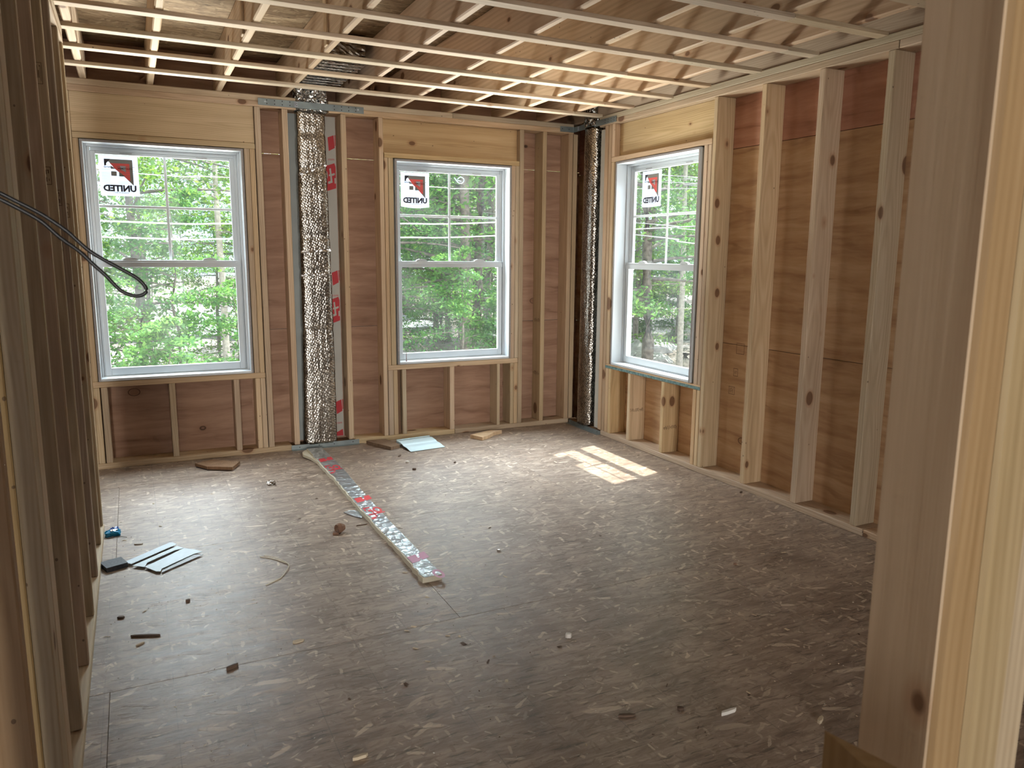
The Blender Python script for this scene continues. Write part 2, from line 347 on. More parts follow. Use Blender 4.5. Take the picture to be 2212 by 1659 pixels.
def leaf_mat(name, a, b_, c):
    m, nt, b = new_mat(name); q = N(nt)
    tc = q.n('ShaderNodeTexCoord').outputs['Object']
    geo = q.n('ShaderNodeNewGeometry'); isl = geo.outputs['Random Per Island']
    big, _ = q.noise(tc, .9, 2)
    v = q.math('MULTIPLY_ADD', isl, .55, q.math('MULTIPLY_ADD', big, .9, -.22))
    col = q.ramp(v, [(.12, a), (.5, b_), (.9, c)])
    d = q.n('ShaderNodeBsdfDiffuse'); t = q.n('ShaderNodeBsdfTranslucent'); q.put(d.inputs[0], col)
    q.put(t.inputs[0], q.mix(.5, col, (c[0], c[1] * 1.05, c[2] * .8, 1)))
    mx = q.n('ShaderNodeMixShader'); mx.inputs[0].default_value = .5
    nt.links.new(d.outputs[0], mx.inputs[1]); nt.links.new(t.outputs[0], mx.inputs[2])
    g = q.n('ShaderNodeBsdfGlossy'); g.inputs['Roughness'].default_value = .45; g.inputs[0].default_value = (.8, .9, 1, 1)
    m2 = q.n('ShaderNodeMixShader'); m2.inputs[0].default_value = .025; nt.links.new(mx.outputs[0], m2.inputs[1]); nt.links.new(g.outputs[0], m2.inputs[2])
    nt.links.new(m2.outputs[0], nt.nodes['Material Output'].inputs[0]); return m
M['leaf'] = leaf_mat('beech_leaf', (.032, .115, .022), (.105, .27, .045), (.30, .45, .075))
M['leaf2'] = leaf_mat('maple_leaf', (.040, .145, .042), (.12, .33, .085), (.28, .50, .12))
M['leaf_dark'] = leaf_mat('hemlock_needle', (.024, .085, .032), (.07, .20, .065), (.16, .34, .095))
M['bark'] = plain('grey_bark', (.20, .18, .16), .85, bump=14, bs=.9, var=.45)
M['bark_birch'] = plain('pale_birch_bark', (.52, .49, .45), .7, bump=18, bs=.5, var=.3)
def ground_mat():
    m, nt, b = new_mat('forest_ground'); q = N(nt)
    p = q.n('ShaderNodeNewGeometry').outputs['Position']
    f, _ = q.noise(p, .5, 5, .6); g, _ = q.noise(p, 9, 4, .7); v = q.voro(p, 9, 'F1')
    col = q.ramp(q.math('MULTIPLY_ADD', g, .6, q.math('MULTIPLY', v.outputs['Distance'], .5)), [(.2, (.08, .07, .06)), (.5, (.23, .20, .18)), (.8, (.42, .37, .34))])
    col = q.mix(q.mrange(f, .42, .6, 0, .6), col, (.28, .31, .35, 1))
    q.put(b.inputs['Base Color'], col); b.inputs['Roughness'].default_value = .9
    q.put(b.inputs['Normal'], q.bump(g, .8, .06)); return m
M['ground'] = ground_mat()
M['gravel'] = plain('pale_gravel', (.27, .29, .32), .9, bump=6, bs=.6, var=.2)

# ------------------------------------------------------------------ object helpers
def link(name, data, parent=None, kind=None):
    o = bpy.data.objects.new(name, data); COL.objects.link(o)
    if parent is not None: o.parent = parent
    if kind: o['kind'] = kind
    return o
def tag(o, label, cat, group=None):
    o['label'] = label; o['category'] = cat
    if group: o['group'] = group
    return o
def struct(name, label, loc=(0, 0, 0), rotz=0):
    o = link(name, None, None, 'structure'); o.location = loc; o.rotation_euler = (0, 0, rotz); o['label'] = label; o['category'] = name.split('_')[0]
    o.empty_display_size = .1; return o
def thing(name, label, cat, loc=(0, 0, 0), rotz=0, group=None):
    o = link(name, None); o.location = loc; o.rotation_euler = (0, 0, rotz); o.empty_display_size = .05
    return tag(o, label, cat, group)
def mesh_from(name, verts, faces, mat, smooth=False, uvs=None):
    me = bpy.data.meshes.new(name); me.from_pydata([tuple(v) for v in verts], [], faces); me.update()
    if mat is not None: me.materials.append(mat)
    if smooth: me.polygons.foreach_set('use_smooth', [True] * len(me.polygons))
    return me
_cache = {}
def box_mesh(sx, sy, sz, mat, bev=.0025):
    key = (round(sx, 4), round(sy, 4), round(sz, 4), mat.name, bev)
    if key in _cache: return _cache[key]
    bm = bmesh.new(); bmesh.ops.create_cube(bm, size=1.0)
    for v in bm.verts: v.co = Vector((v.co.x * sx, v.co.y * sy, v.co.z * sz))
    bv = min(bev, .25 * min(sx, sy, sz))
    if bv > 0: bmesh.ops.bevel(bm, geom=list(bm.edges), offset=bv, segments=1, affect='EDGES', profile=.5)
    me = bpy.data.meshes.new('board'); bm.to_mesh(me); bm.free(); me.materials.append(mat)
    _cache[key] = me; return me
CYC = {2: Matrix.Identity(3), 0: Matrix(((0, 0, 1), (1, 0, 0), (0, 1, 0))), 1: Matrix(((0, 1, 0), (0, 0, 1), (1, 0, 0)))}
def board(name, parent, p0, p1, mat='lumber', bev=.0034, axis=None, noswap=False, kind=None, yaw=0, jitter=0):
    """a length of timber (or a sheet) between two opposite corners; the grain runs along local z"""
    a = [min(x, y) for x, y in zip(p0, p1)]; c = [max(x, y) for x, y in zip(p0, p1)]
    s_ = [c[i] - a[i] for i in range(3)]; ctr = [(a[i] + c[i]) / 2 for i in range(3)]
    ax = axis if axis is not None else s_.index(max(s_))
    mt = M[mat] if isinstance(mat, str) else mat
    if noswap:
        me = box_mesh(*s_, mt, bev); o = link(name, me, parent, kind); o.location = ctr; return o
    R3 = CYC[ax]
    loc_s = [0, 0, 0]
    for li in range(3):
        for wi in range(3):
            if abs(R3[wi][li]) > .5: loc_s[li] = s_[wi]
    me = box_mesh(*loc_s, mt, bev); o = link(name, me, parent, kind)
    mm = R3.to_4x4()
    if yaw or jitter: mm = Matrix.Rotation(yaw, 4, 'Z') @ mm
    mm.translation = ctr; o.matrix_local = mm
    return o
def poly_prism(name, parent, pts, z0, z1, mat, plane='xy', kind=None):
    """closed outline extruded between two levels; plane 'xz' extrudes along y, 'yz' along x"""
    n = len(pts)
    def P(p, h): return (p[0], p[1], h) if plane == 'xy' else ((p[0], h, p[1]) if plane == 'xz' else (h, p[0], p[1]))
    vs_ = [P(p, z0) for p in pts] + [P(p, z1) for p in pts]
    fs = [tuple(range(n)), tuple(range(2 * n - 1, n - 1, -1))] + [(i, i + n, (i + 1) % n + n, (i + 1) % n) for i in range(n)]
    me = mesh_from(name, vs_, fs, M[mat] if isinstance(mat, str) else mat)
    bm = bmesh.new(); bm.from_mesh(me); bmesh.ops.recalc_face_normals(bm, faces=bm.faces); bm.to_mesh(me); bm.free()
    return link(name, me, parent, kind)
def tube(path, radius, mat, name, parent=None, seg=8, kind=None):
    """swept round tube; radius may be a list"""
    pts = [Vector(p) for p in path]; n = len(pts)
    rs = radius if isinstance(radius, (list, tuple)) else [radius] * n
    vs_, fs = [], []
    up = Vector((0, 0, 1))
    for i, p in enumerate(pts):
        t = (pts[min(i + 1, n - 1)] - pts[max(i - 1, 0)]).normalized()
        a = t.cross(up)
        if a.length < .05: a = t.cross(Vector((1, 0, 0)))
        a.normalize(); b = t.cross(a).normalized()
        for k in range(seg):
            th = 2 * PI * k / seg; vs_.append(p + (a * math.cos(th) + b * math.sin(th)) * rs[i])
    for i in range(n - 1):
        for k in range(seg): fs.append((i * seg + k, i * seg + (k + 1) % seg, (i + 1) * seg + (k + 1) % seg, (i + 1) * seg + k))
    fs.append(tuple(range(seg - 1, -1, -1))); fs.append(tuple((n - 1) * seg + k for k in range(seg)))
    me = mesh_from(name or 'tube', vs_, fs, M[mat] if isinstance(mat, str) else mat, True)
    return link(name, me, parent, kind) if name else me
def smooth_path(pts, n):
    P = [Vector(p) for p in pts]; out = []
    Q = [P[0] * 2 - P[1]] + P + [P[-1] * 2 - P[-2]]
    for i in range(len(P) - 1):
        for k in range(n):
            t = k / n; a, b, c, d = Q[i], Q[i + 1], Q[i + 2], Q[i + 3]
            out.append(.5 * ((2 * b) + (-a + c) * t + (2 * a - 5 * b + 4 * c - d) * t * t + (-a + 3 * b - 3 * c + d) * t ** 3))
    out.append(P[-1]); return out

# ------------------------------------------------------------------ setting: floor
T = .038                     # plank thickness
ZT = 2.362                   # stud tops
XL = -3.472                  # room face of the left partition
fl = struct('floor', 'dusty grey-brown strand board subfloor of the whole room')
rows = [(-.477, .152), (-1.696, -.477), (-2.915, -1.696), (-4.134, -2.915), (-5.353, -4.134), (-6.572, -5.353), (-7.791, -6.572), (-9.01, -7.791)]
for i, (a, b) in enumerate(rows):
    xs = [-5.85, -3.41, -.97, .152] if i % 2 else [-5.85, -4.63, -2.19, .152]
    for j in range(len(xs) - 1):
        board('subfloor_panel', fl, (xs[j] + .0005, a + .0005, -.018), (xs[j + 1] - .0005, b - .0005, 0), 'osb_floor', .0008, noswap=True)
board('floor_deck', fl, (-5.85, -9.0, -.24), (.152, .152, -.019), 'lumber_dark', 0, noswap=True)

# ------------------------------------------------------------------ setting: back wall (faces -y, room face at y=0)
wb = struct('wall_back', 'open stud framing of the back wall with two windows')
def stud(parent, name, x0, x1, z0=T, z1=ZT, v0=0, v1=.14, mat='lumber', **k): return board(name, parent, (x0, v0, z0), (x1, v1, z1), mat, **k)
# bottom plates (cut at the duct chase) and the two top plates
for a, b in ((-5.85, -2.30), (-1.84, -1.04), (-1.038, -.001)): board('bottom_plate', wb, (a, 0, 0), (b, .14, T))
board('bottom_plate', wb, (-2.298, .0, 0), (-1.842, .14, T - .012), 'lumber_dark')
for a, b in ((-5.85, -2.185), (-1.965, -.001)): board('top_plate', wb, (a, 0, ZT), (b, .14, ZT + T))
for a, b in ((-5.85, -2.185), (-1.965, -1.045), (-1.043, -.001)): board('top_plate', wb, (a, 0, ZT + T), (b, .14, ZT + 2 * T), 'lumber_pale')
for a, b in ((-3.568, -3.531), (-2.459, -2.421), (-1.613, -1.580), (-.484, -.447)): stud(wb, 'king_stud', a, b)
for a, b in ((-2.281, -2.243), (-1.884, -1.846), (-.281, -.245), (-.045, -.007), (-3.95, -3.912), (-4.36, -4.322), (-4.77, -4.732), (-5.2, -5.162)): stud(wb, 'stud', a, b)
for (a, b) in ((-3.530, -3.497), (-2.535, -2.501), (-2.499, -2.466), (-1.577, -1.549), (-1.546, -1.508), (-.553, -.520), (-.518, -.486)): stud(wb, 'jack_stud', a, b, .578, 2.088)
for a, b in ((-3.530, -2.463), (-1.575, -.486)):
    board('rough_sill', wb, (a, 0, .540), (b, .14, .578), 'lumber_warm'); board('header_plate', wb, (a, 0, 2.088), (b, .14, 2.124), 'lumber_warm')
board('header', wb, (-3.530, .006, 2.125), (-2.463, .13, ZT), 'lumber_warm')
board('header', wb, (-1.579, .048, 2.125), (-.485, .13, ZT), 'lumber_warm')
for a, b, v in ((-3.530, -3.493, 0), (-3.486, -3.449, 0), (-3.085, -3.047, 0), (-2.676, -2.639, 0), (-2.533, -2.500, 0), (-2.498, -2.465, 0),
                (-1.575, -1.537, 0), (-1.535, -1.502, 0), (-1.466, -1.434, 0), (-1.079, -1.041, 0), (-.672, -.646, 0), (-.554, -.522, 0), (-.520, -.487, 0)):
    stud(wb, 'cripple_stud', a, b, T, .540, v)
stud(wb, 'corner_stud', .001, .039, v0=.002)
stud(wb, 'cripple_stud', -1.499, -1.470, T, .540, .03, .14, 'lumber_dark')
# plywood sheathing behind the studs: courses with recessed joints
def sheath(parent, x0, x1, mats, holes, zc=(0.0, .866, 2.080, 2.673), v=.1405, t=.012, rnd=0):
    for k in range(3):
        z0, z1 = zc[k] + .0015, zc[k + 1] - .0015
        cuts = sorted(set([x0, x1] + [h for hh in holes for h in hh[:2]]))
        joints = [x for x in ((-4.88, -2.44, -1.22 + .0) if k % 2 else (-3.66, -1.22)) if x0 < x < x1]
        for i in range(len(cuts) - 1):
            a, b = cuts[i], cuts[i + 1]; mid = (a + b) / 2
            hole = [h for h in holes if h[0] <= mid <= h[1]]
            spans = [(z0, z1)]
            if hole:
                h = hole[0]; spans = [s2 for s2 in ((z0, min(z1, h[2])), (max(z0, h[3]), z1)) if s2[1] - s2[0] > .01]
            for s0, s1 in spans: board('sheathing_panel', parent, (a, v, s0), (b, v + t, s1), mats[k], .001, axis=0)
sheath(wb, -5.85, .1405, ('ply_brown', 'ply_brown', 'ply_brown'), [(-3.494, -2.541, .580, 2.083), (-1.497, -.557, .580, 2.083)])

for a, b in ((-5.85, -3.496), (-2.539, -1.499), (-.555, .150)): board('seam_light_block', wb, (a, .1535, .80), (b, .156, .93), 'ink_grey', 0, axis=0)  # unseen strips added to stop outdoor light leaking through the sheathing joints
for a, b in ((-5.85, -2.43), (-2.255, -1.83), (-1.64, .150)): board('seam_light_block', wb, (a, .1535, 2.0835), (b, .156, 2.15), 'ink_grey', 0, axis=0)
# ------------------------------------------------------------------ right wall: local frame u = -y (0 at the corner), v = +x
wr_ = struct('wall_right', 'open stud framing of the right wall with one window', (0, 0, 0), -PI / 2)
def rw(name, u0, u1, z0=T, z1=ZT, v0=0, v1=.14, mat='lumber', **k): return board(name, wr_, (u0, v0, z0), (u1, v1, z1), mat, **k)
rw('bottom_plate', .50, 2.968, 0, T); rw('bottom_plate', 2.970, 9.0, 0, T)
rw('bottom_plate', .0, .498, 0, T - .012, mat='lumber_dark')
rw('top_plate', .375, 2.936, ZT, ZT + T); rw('top_plate', 2.938, 9.0, ZT, ZT + T)
rw('top_plate', .375, 9.0, ZT + T, ZT + 2 * T, mat='lumber_pale')
rw('stud', .456, .502); rw('king_stud', .509, .547); rw('king_stud', 1.672, 1.706)
rw('jack_stud', .552, .593, .578, 2.088); rw('jack_stud', 1.597, 1.632, .578, 2.088); rw('jack_stud', 1.636, 1.669, .578, 2.088)
rw('rough_sill', .551, 1.669, .546, .578, mat='lumber_warm'); rw('header_plate', .551, 1.669, 2.088, 2.124, mat='lumber_warm')
rw('header', .551, 1.671, 2.125, ZT, v0=.05, v1=.13, mat='lumber_warm')
rw('header_stud', .551, .589, 2.125, ZT, v0=0, v1=.049)
seal = rw('sill_seal', .551, 1.669, .547, .567, v0=-.002, v1=-.0002, mat='teal', bev=.0005)
for a, b in ((.552, .593), (.597, .631), (.855, .891), (1.259, 1.295), (1.597, 1.632), (1.636, 1.669)): rw('cripple_stud', a, b, T, .546, mat='lumber_warm')
for k in range(16):
    u = 2.071 + .4064 * k
    if k == 0: u = 2.071
    rw('stud', u, u + .038)
for k, (z0, z1, mt) in enumerate(((0, .856, 'ply'), (.856, 2.060, 'ply'), (2.060, 2.673, 'ply_red'))):
    cuts = [-.152, .619, 1.568, 3.66, 6.1, 9.0] if k != 1 else [-.152, .619, 1.568, 2.44, 4.88, 7.3, 9.0]
    for i in range(len(cuts) - 1):
        a, b = cuts[i], cuts[i + 1]; sp = [(z0 + .0015, z1 - .0015)]
        if i == 1: sp = [s2 for s2 in ((z0 + .0015, min(z1, .580)), (max(z0, 2.083), z1 - .0015)) if s2[1] - s2[0] > .01]
        for s0, s1 in sp: rw('sheathing_panel', a, b, s0, s1, .1405, .1525, mt, bev=.001, axis=0)

for a, b in ((-.15, .617), (1.570, 9.0)):  # same added light stops behind the right wall joints
    rw('seam_light_block', a, b, .80, .93, .1535, .156, 'ink_grey', bev=0)
rw('seam_light_block', -.15, 9.0, 2.0835, 2.15, .1535, .156, 'ink_grey', bev=0); rw('seam_light_block', -.15, .617, 2.02, 2.083, .1535, .156, 'ink_grey', bev=0); rw('seam_light_block', 1.570, 9.0, 2.02, 2.083, .1535, .156, 'ink_grey', bev=0)
# ------------------------------------------------------------------ left partition: local frame u = +y, v = -x
wleft = struct('wall_left', 'bare stud partition seen edge-on along the left side', (XL, 0, 0), PI / 2)
def lw(name, u0, u1, z0=T, z1=2.343, v0=0, v1=.089, mat='lumber', **k): return board(name, wleft, (u0, v0, z0), (u1, v1, z1), mat, **k)
lw('bottom_plate', -5.0, -1.262, 0, T, v0=-.004, mat='lumber_pale'); lw('top_plate', -5.0, -1.262, 2.343, 2.381); lw('top_plate', -5.0, -1.262, 2.381, 2.418, mat='lumber_pale')
left_studs = [-1.30, -1.582, -1.985, -2.383, -2.775, -3.168]
for u in left_studs: lw('stud', u, u + .038, mat='lumber_brown_dim')
lw('stud', -3.645, -3.560, v1=.038, mat='lumber_pale'); lw('stud', -3.556, -3.468, v1=.038, mat='lumber_pale')
lw('stud', -3.645, -3.607, v0=.039, v1=.128, mat='lumber_yellow'); lw('stud', -4.035, -3.998, mat='lumber_yellow'); lw('stud', -4.44, -4.402, mat='lumber_yellow')

# ------------------------------------------------------------------ doorway wall around the camera: right-hand trimmer, studs and a nailed rail
wf = struct('wall_front', 'doorway framing close to the camera on the right')
NX, NY = -2.6525, -5.139
board('trimmer_board', wf, (NX, NY + .002, 0), (NX + .0035, NY + .0705, 2.343), 'lumber_post', .001)
board('jack_stud', wf, (NX + .0060, NY, 0), (NX + .0495, NY + .0705, 2.343), 'lumber_yellow', .004)
board('king_stud', wf, (NX + .0530, NY, 0), (NX + .1075, NY + .0705, 2.343), 'lumber_yellow', .004)
board('stud', wf, (NX + .1100, NY + .03, 0), (NX + .198, NY + .0705, 2.343), 'lumber_brown_dim', .004)
for k in range(6): board('stud', wf, (NX + .50 + .4064 * k, NY, T), (NX + .538 + .4064 * k, NY + .0885, 2.343))
board('bottom_plate', wf, (NX + .198, NY, 0), (-.001, NY + .0885, T)); board('top_plate', wf, (XL, NY, 2.343), (-.001, NY + .0885, 2.418))
poly_prism('cut_block', wf, [(-2.808, -5.158), (-2.740, -5.456), (-2.860, -5.450)], .86, 1.05, 'lumber_yellow')

# ------------------------------------------------------------------ rest of the shell (behind and beside the camera)
wfar = struct('wall_far_left', 'plywood sheathed outer wall beyond the partition')
for k in range(4): board('sheathing_panel', wfar, (-5.87, -9.0 + 2.29 * k + .002, 0), (-5.855, -9.0 + 2.29 * (k + 1) - .002, 2.673), 'ply_brown', .001)
for k in range(10): board('stud', wfar, (-5.854, -8.9 + .95 * k, 0), (-5.714, -8.862 + .95 * k, 2.438))

wrear = struct('wall_rear_added', 'unseen plywood rear wall added to cut sky light, with an opening for the added lamp')  # unseen wall added to cut sky light; opening shaped for the rear lamp
for a, b, z0, z1 in ((-2.30, -1.10, 0, 2.673), (-1.098, .152, 0, 2.673), (-5.40, -2.302, 2.40, 2.673), (-5.854, -5.402, 0, 2.673)): board('sheathing_panel', wrear, (a, -9.016, z0), (b, -9.001, z1), 'ply_brown', .001)
# ------------------------------------------------------------------ ceiling: joists, strapping, subfloor above, rim
ce = struct('ceiling', 'open ceiling of deep joists crossed by thin strapping under strand board')
ZJ = ZT + 2 * T; ZJ1 = 2.672
jx = [-3.466, -3.096, -2.692, -2.287, -1.882, -1.483, -1.085, -.671, -.272]
for x in jx + [-3.90, -4.31, -4.72, -5.13, -5.54]: board('joist', ce, (x, -9.0, ZJ), (x + .038, .139, ZJ1), 'lumber_joist', .006)
board('joist', ce, (.012, -9.0, ZJ), (.050, .139, ZJ1), 'lumber_pale', .004)
for x in (-2.287, -2.692): board('joist_block', ce, (x - .012, -1.43, ZJ + .005), (x - .0005, -1.37, ZJ1 - .002), 'lumber')
sy = [-.420, -.828, -1.222, -1.612, -2.030, -2.442, -2.842, -3.245, -3.65, -4.06, -4.47, -4.88, -5.3, -5.8, -6.3, -6.8]
sr = [-.044, -.042, -.014, -.030, -.033, -.037, -.037, -.035]
join = [-.30, -1.083, -1.079, -.66, -.66, -.27, -.64, -.67]
for i, y in enumerate(sy):
    r = sr[i] if i < 8 else -.04; xj = join[i] + .018 if i < 8 else -1.0
    mt = 'lumber_pale'
    board('strapping', ce, (-5.7, y - .0635, 2.419), (xj - .001, y, ZJ - .0002), mt, .002)
    board('strapping', ce, (xj + .001, y - .0635 + (.003 if i % 2 else -.002), 2.419), (r, y + (.003 if i % 2 else -.002), ZJ - .0002), 'lumber_warm' if i == 3 else mt, .002)
yb = [-9.0, -7.79, -6.57, -5.35, -4.13, -2.915, -1.696, -.477, -.03]
for i in range(len(yb) - 1):
    xs = [-5.85, -4.3, -1.864, .152] if i % 2 else [-5.85, -3.077, -.653, .152]
    for j in range(3): board('strand_panel', ce, (xs[j] + .0015, yb[i] + .0015, ZJ1 + .0005), (xs[j + 1] - .0015, yb[i + 1] - .0015, ZJ1 + .018), 'osb_roof', .001, noswap=True)
board('rim_board', ce, (-5.85, .1395, ZJ + .0005), (.152, .1402, ZJ1 + .030), 'ply_brown', 0, axis=0)
board('edge_plank', ce, (-5.85, -.028, ZJ1 + .012), (.152, .06, ZJ1 + .03), 'lumber_dark', .001)  # dark lumber colour paints in the unlit band above the wall plate
board('edge_plank', ce, (-5.85, .064, ZJ1 + .012), (.152, .152, ZJ1 + .03), 'lumber_dark', .001)
board('roof_deck', ce, (-5.87, -9.0, ZJ1 + .031), (.17, .17, ZJ1 + .06), 'lumber_dark', 0, noswap=True)

# ------------------------------------------------------------------ windows (local: u right, v outward, z up; u=0 at the frame's left edge)
def window(name, label, loc, rotz, W=.951):
    r = struct(name, label, loc, rotz); z0, z1 = .580, 2.083; u1 = W
    # primed extension jambs
    def jb(n, a, b, mat='primed', bev=.002, par=r, axis=None): return board(n, par, a, b, mat, bev, axis=axis)
    jb('jamb', (0, -.004, z0), (.016, .084, z1)); jb('jamb', (u1 - .016, -.004, z0), (u1, .084, z1))
    jb('head_jamb', (.0162, -.004, z1 - .016), (u1 - .0162, .084, z1)); jb('stool', (.0162, -.004, z0), (u1 - .0162, .084, z0 + .017))
    # raw edge of the jamb boards
    jb('jamb_edge', (0.001, -.0055, z0 + .001), (.013, -.0042, z1 - .001), 'primed_edge', 0); jb('jamb_edge', (u1 - .013, -.0055, z0 + .001), (u1 - .001, -.0042, z1 - .001), 'primed_edge', 0)
    jb('jamb_edge', (.0135, -.0055, z1 - .013), (u1 - .0135, -.0042, z1 - .001), 'primed_edge', 0)
    # vinyl frame with stepped tracks
    fr = link('frame', None, r)
    for k, (a, d0, d1) in enumerate(((.030, .0845, .150), (.036, .112, .150))):
        board('frame_track', fr, (.0005 + k * .0300, d0, z0), (a + k * .012, d1, z1), 'vinyl', .001); board('frame_track', fr, (u1 - a - k * .012, d0, z0), (u1 - .0005 - k * .0300, d1, z1), 'vinyl', .001)
    board('frame_head', fr, (.0305, .0845, z1 - .030), (u1 - .0305, .150, z1), 'vinyl', .001); board('frame_head', fr, (.0505, .112, z1 - .052), (u1 - .0505, .150, z1 - .0305), 'vinyl', .001)
    board('frame_sill', fr, (.0305, .0845, z0), (u1 - .0305, .150, z0 + .022), 'vinyl', .001)
    # upper sash (outer track)
    us = link('upper_sash', None, r); c = u1 / 2; gh = .398
    va, vb = .1155, .138
    board('stile', us, (c - gh - .030, va, 1.30), (c - gh, vb, 2.031), 'vinyl', .002); board('stile', us, (c + gh, va, 1.30), (c + gh + .030, vb, 2.031), 'vinyl', .002)
    board('rail', us, (c - gh + .0002, va, 2.012), (c + gh - .0002, vb, 2.031), 'vinyl', .002); board('rail', us, (c - gh + .0002, va, 1.318), (c + gh - .0002, vb, 1.350), 'vinyl', .002)
    board('pane', us, (c - gh + .0005, .1255, 1.3505), (c + gh - .0005, .1285, 2.0115), 'glass', 0)
    board('vent_latch', us, (c - .26, va - .004, 2.020), (c - .19, va - .0002, 2.024), 'primed_edge', .0005); board('vent_latch', us, (c + .19, va - .004, 2.020), (c + .26, va - .0002, 2.024), 'primed_edge', .0005)
    board('muntin', us, (c - .0085, .1190, 1.3505), (c + .0085, .1250, 2.0115), 'muntin_vinyl', .0015)
    board('muntin', us, (c - gh + .0005, .1192, 1.682), (c - .009, .1248, 1.699), 'muntin_vinyl', .0015); board('muntin', us, (c + .009, .1192, 1.682), (c + gh - .0005, .1248, 1.699), 'muntin_vinyl', .0015)
    # lower sash (inner track)
    ls = link('lower_sash', None, r); va, vb = .087, .1105; g2 = .401
    board('stile', ls, (c - g2 - .034, va, .603), (c - g2, vb, 1.352), 'vinyl', .002); board('stile', ls, (c + g2, va, .603), (c + g2 + .034, vb, 1.352), 'vinyl', .002)
    board('rail', ls, (c - g2 + .0002, va, .603), (c + g2 - .0002, vb, .653), 'vinyl', .003); board('meeting_rail', ls, (c - g2 - .034, va - .004, 1.306), (c + g2 + .034, va - .0002, 1.338), 'vinyl', .0015)
    board('rail', ls, (c - g2 + .0002, va, 1.306), (c + g2 - .0002, vb, 1.352), 'vinyl', .003)
    board('pane', ls, (c - g2 + .0005, .0975, .6535), (c + g2 - .0005, .1005, 1.3055), 'glass', 0)
    for q_ in (-.24, .24):
        pts = [(c + q_ - .045, 1.3525), (c + q_ - .036, 1.362), (c + q_ - .015, 1.368), (c + q_ + .015, 1.368), (c + q_ + .036, 1.362), (c + q_ + .045, 1.3525)]
        poly_prism('sash_lock', ls, pts, .090, .108, 'vinyl', 'xz')
    return r
win1 = window('window_1', 'left white double-hung window in the back wall', (-3.4925, 0, 0), 0, .951)
win2 = window('window_2', 'right white double-hung window in the back wall', (-1.4975, 0, 0), 0, .941)
win3 = window('window_3', 'white double-hung window in the right wall', (0, -.6195, 0), -PI / 2, .948)

def text_mesh(txt, size, mat, mirror=False, bold=.012):
    cu = bpy.data.curves.new('t', 'FONT'); cu.body = txt; cu.size = size; cu.offset = bold * size; cu.align_x = 'CENTER'; cu.resolution_u = 2
    o = bpy.data.objects.new('t', cu); COL.objects.link(o)
    dg = bpy.context.evaluated_depsgraph_get(); me = bpy.data.meshes.new_from_object(o.evaluated_get(dg))
    bpy.data.objects.remove(o); me.materials.clear(); me.materials.append(M[mat])
    for v in me.vertices: v.co = Vector(((-v.co.x if mirror else v.co.x), 0, v.co.y))
    return me
# stickers: paper on the outside of the upper glass, print seen mirrored from indoors
T_UN = text_mesh('UNITED', .053, 'ink', True, .05); T_SM = text_mesh('windows & doors', .0125, 'ink_grey', True, .02); T_UN2 = text_mesh('UNITED', .0125, 'ink', True, .03)
T_FR = text_mesh('CRAFTSMEN', .015, 'ink', True, .02)
def sticker(loc, rotz, label, sag):
    s_ = thing('glass_sticker', label, 'sticker', loc, rotz, None)
    Wd, Hh = .224, .252
    n = 10; top = [(Wd * i / n, Hh - .0015 * abs(math.sin(i * 2.1))) for i in range(n + 1)]; bot = [(Wd * i / n, sag * math.sin(PI * i / n)) for i in range(n, -1, -1)]
    poly_prism('paper_sheet', s_, top + bot, 0.0004, .0012, 'paper', 'xz')
    def pr(name, pts, mat, d): poly_prism(name, s_, [(x * Wd, z * Hh) for x, z in pts], -.0003 - d, .0003 - d, mat, 'xz')
    pr('printed_block', [(.14, .90), (.86, .90), (.86, .26), (.66, .45), (.36, .72), (.30, .76), (.14, .90)][:4] + [(.62, .52), (.30, .80)], 'ink_grey', 0)
    pr('printed_block', [(.28, .80), (.78, .80), (.78, .38), (.72, .40), (.42, .65)], 'ink_red', .0005)
    pr('printed_block', [(.14, .90), (.30, .90), (.14, .74)], 'ink', .0006)
    pr('printed_block', [(.14, .86), (.20, .76), (.16, .73), (.14, .74)], 'ink', .0006)
    pr('printed_block', [(.30, .66), (.43, .66), (.30, .74)], 'ink_grey', .0004); pr('printed_block', [(.30, .60), (.44, .60), (.44, .49), (.30, .49)], 'ink_grey', .0004)
    pr('printed_block', [(.50, .48), (.66, .48), (.50, .60)], 'ink_grey', .0009); pr('printed_block', [(.54, .74), (.68, .74), (.68, .58), (.55, .66)], 'paper', .0010)
    bm = bmesh.new()
    def bar(x0, x1, z, h=.010):
        v = [bm.verts.new((x * Wd, -.0012, zz * Hh)) for x, zz in ((x0, z), (x1, z), (x1, z + h), (x0, z + h))]; bm.faces.new(v)
    for z in (.645, .63, .57, .545, .52, .49, .465, .44, .41, .385, .355, .33): bar(.05, .27, z, .006)
    for z in (.355, .34, .315, .30): bar(.46, .72, z, .005)
    me = bpy.data.meshes.new('small_print'); bm.to_mesh(me); bm.free(); me.materials.append(M['ink_blue']); link('small_print', me, s_, 'stuff')
    bm = bmesh.new()
    for z, h in ((.715, .012), (.62, .008), (.56, .005), (.51, .005), (.46, .004), (.24, .005), (.20, .005), (.17, .005)):
        bar(.46, .91, z, h)
    me = bpy.data.meshes.new('ruled_lines'); bm.to_mesh(me); bm.free(); me.materials.append(M['ink_grey']); link('ruled_lines', me, s_, 'stuff')
    for me_, x, z in ((T_UN, .50, .115), (T_SM, .52, .065), (T_UN2, .22, .685), (T_FR, .66, .655)):
        o = link('lettering', me_, s_); o.location = (x * Wd, -.0015, z * Hh)
    return s_
sticker((-3.400, .1240, 1.758), 0, 'white paper sticker with mirrored UNITED lettering on the left back window', -.001)
sticker((-1.414, .1240, 1.756), 0, 'curled white paper sticker with mirrored UNITED lettering on the right back window', -.010)
sticker((.1240, -.782, 1.754), -PI / 2, 'white paper sticker with mirrored UNITED lettering on the right wall window', -.002)

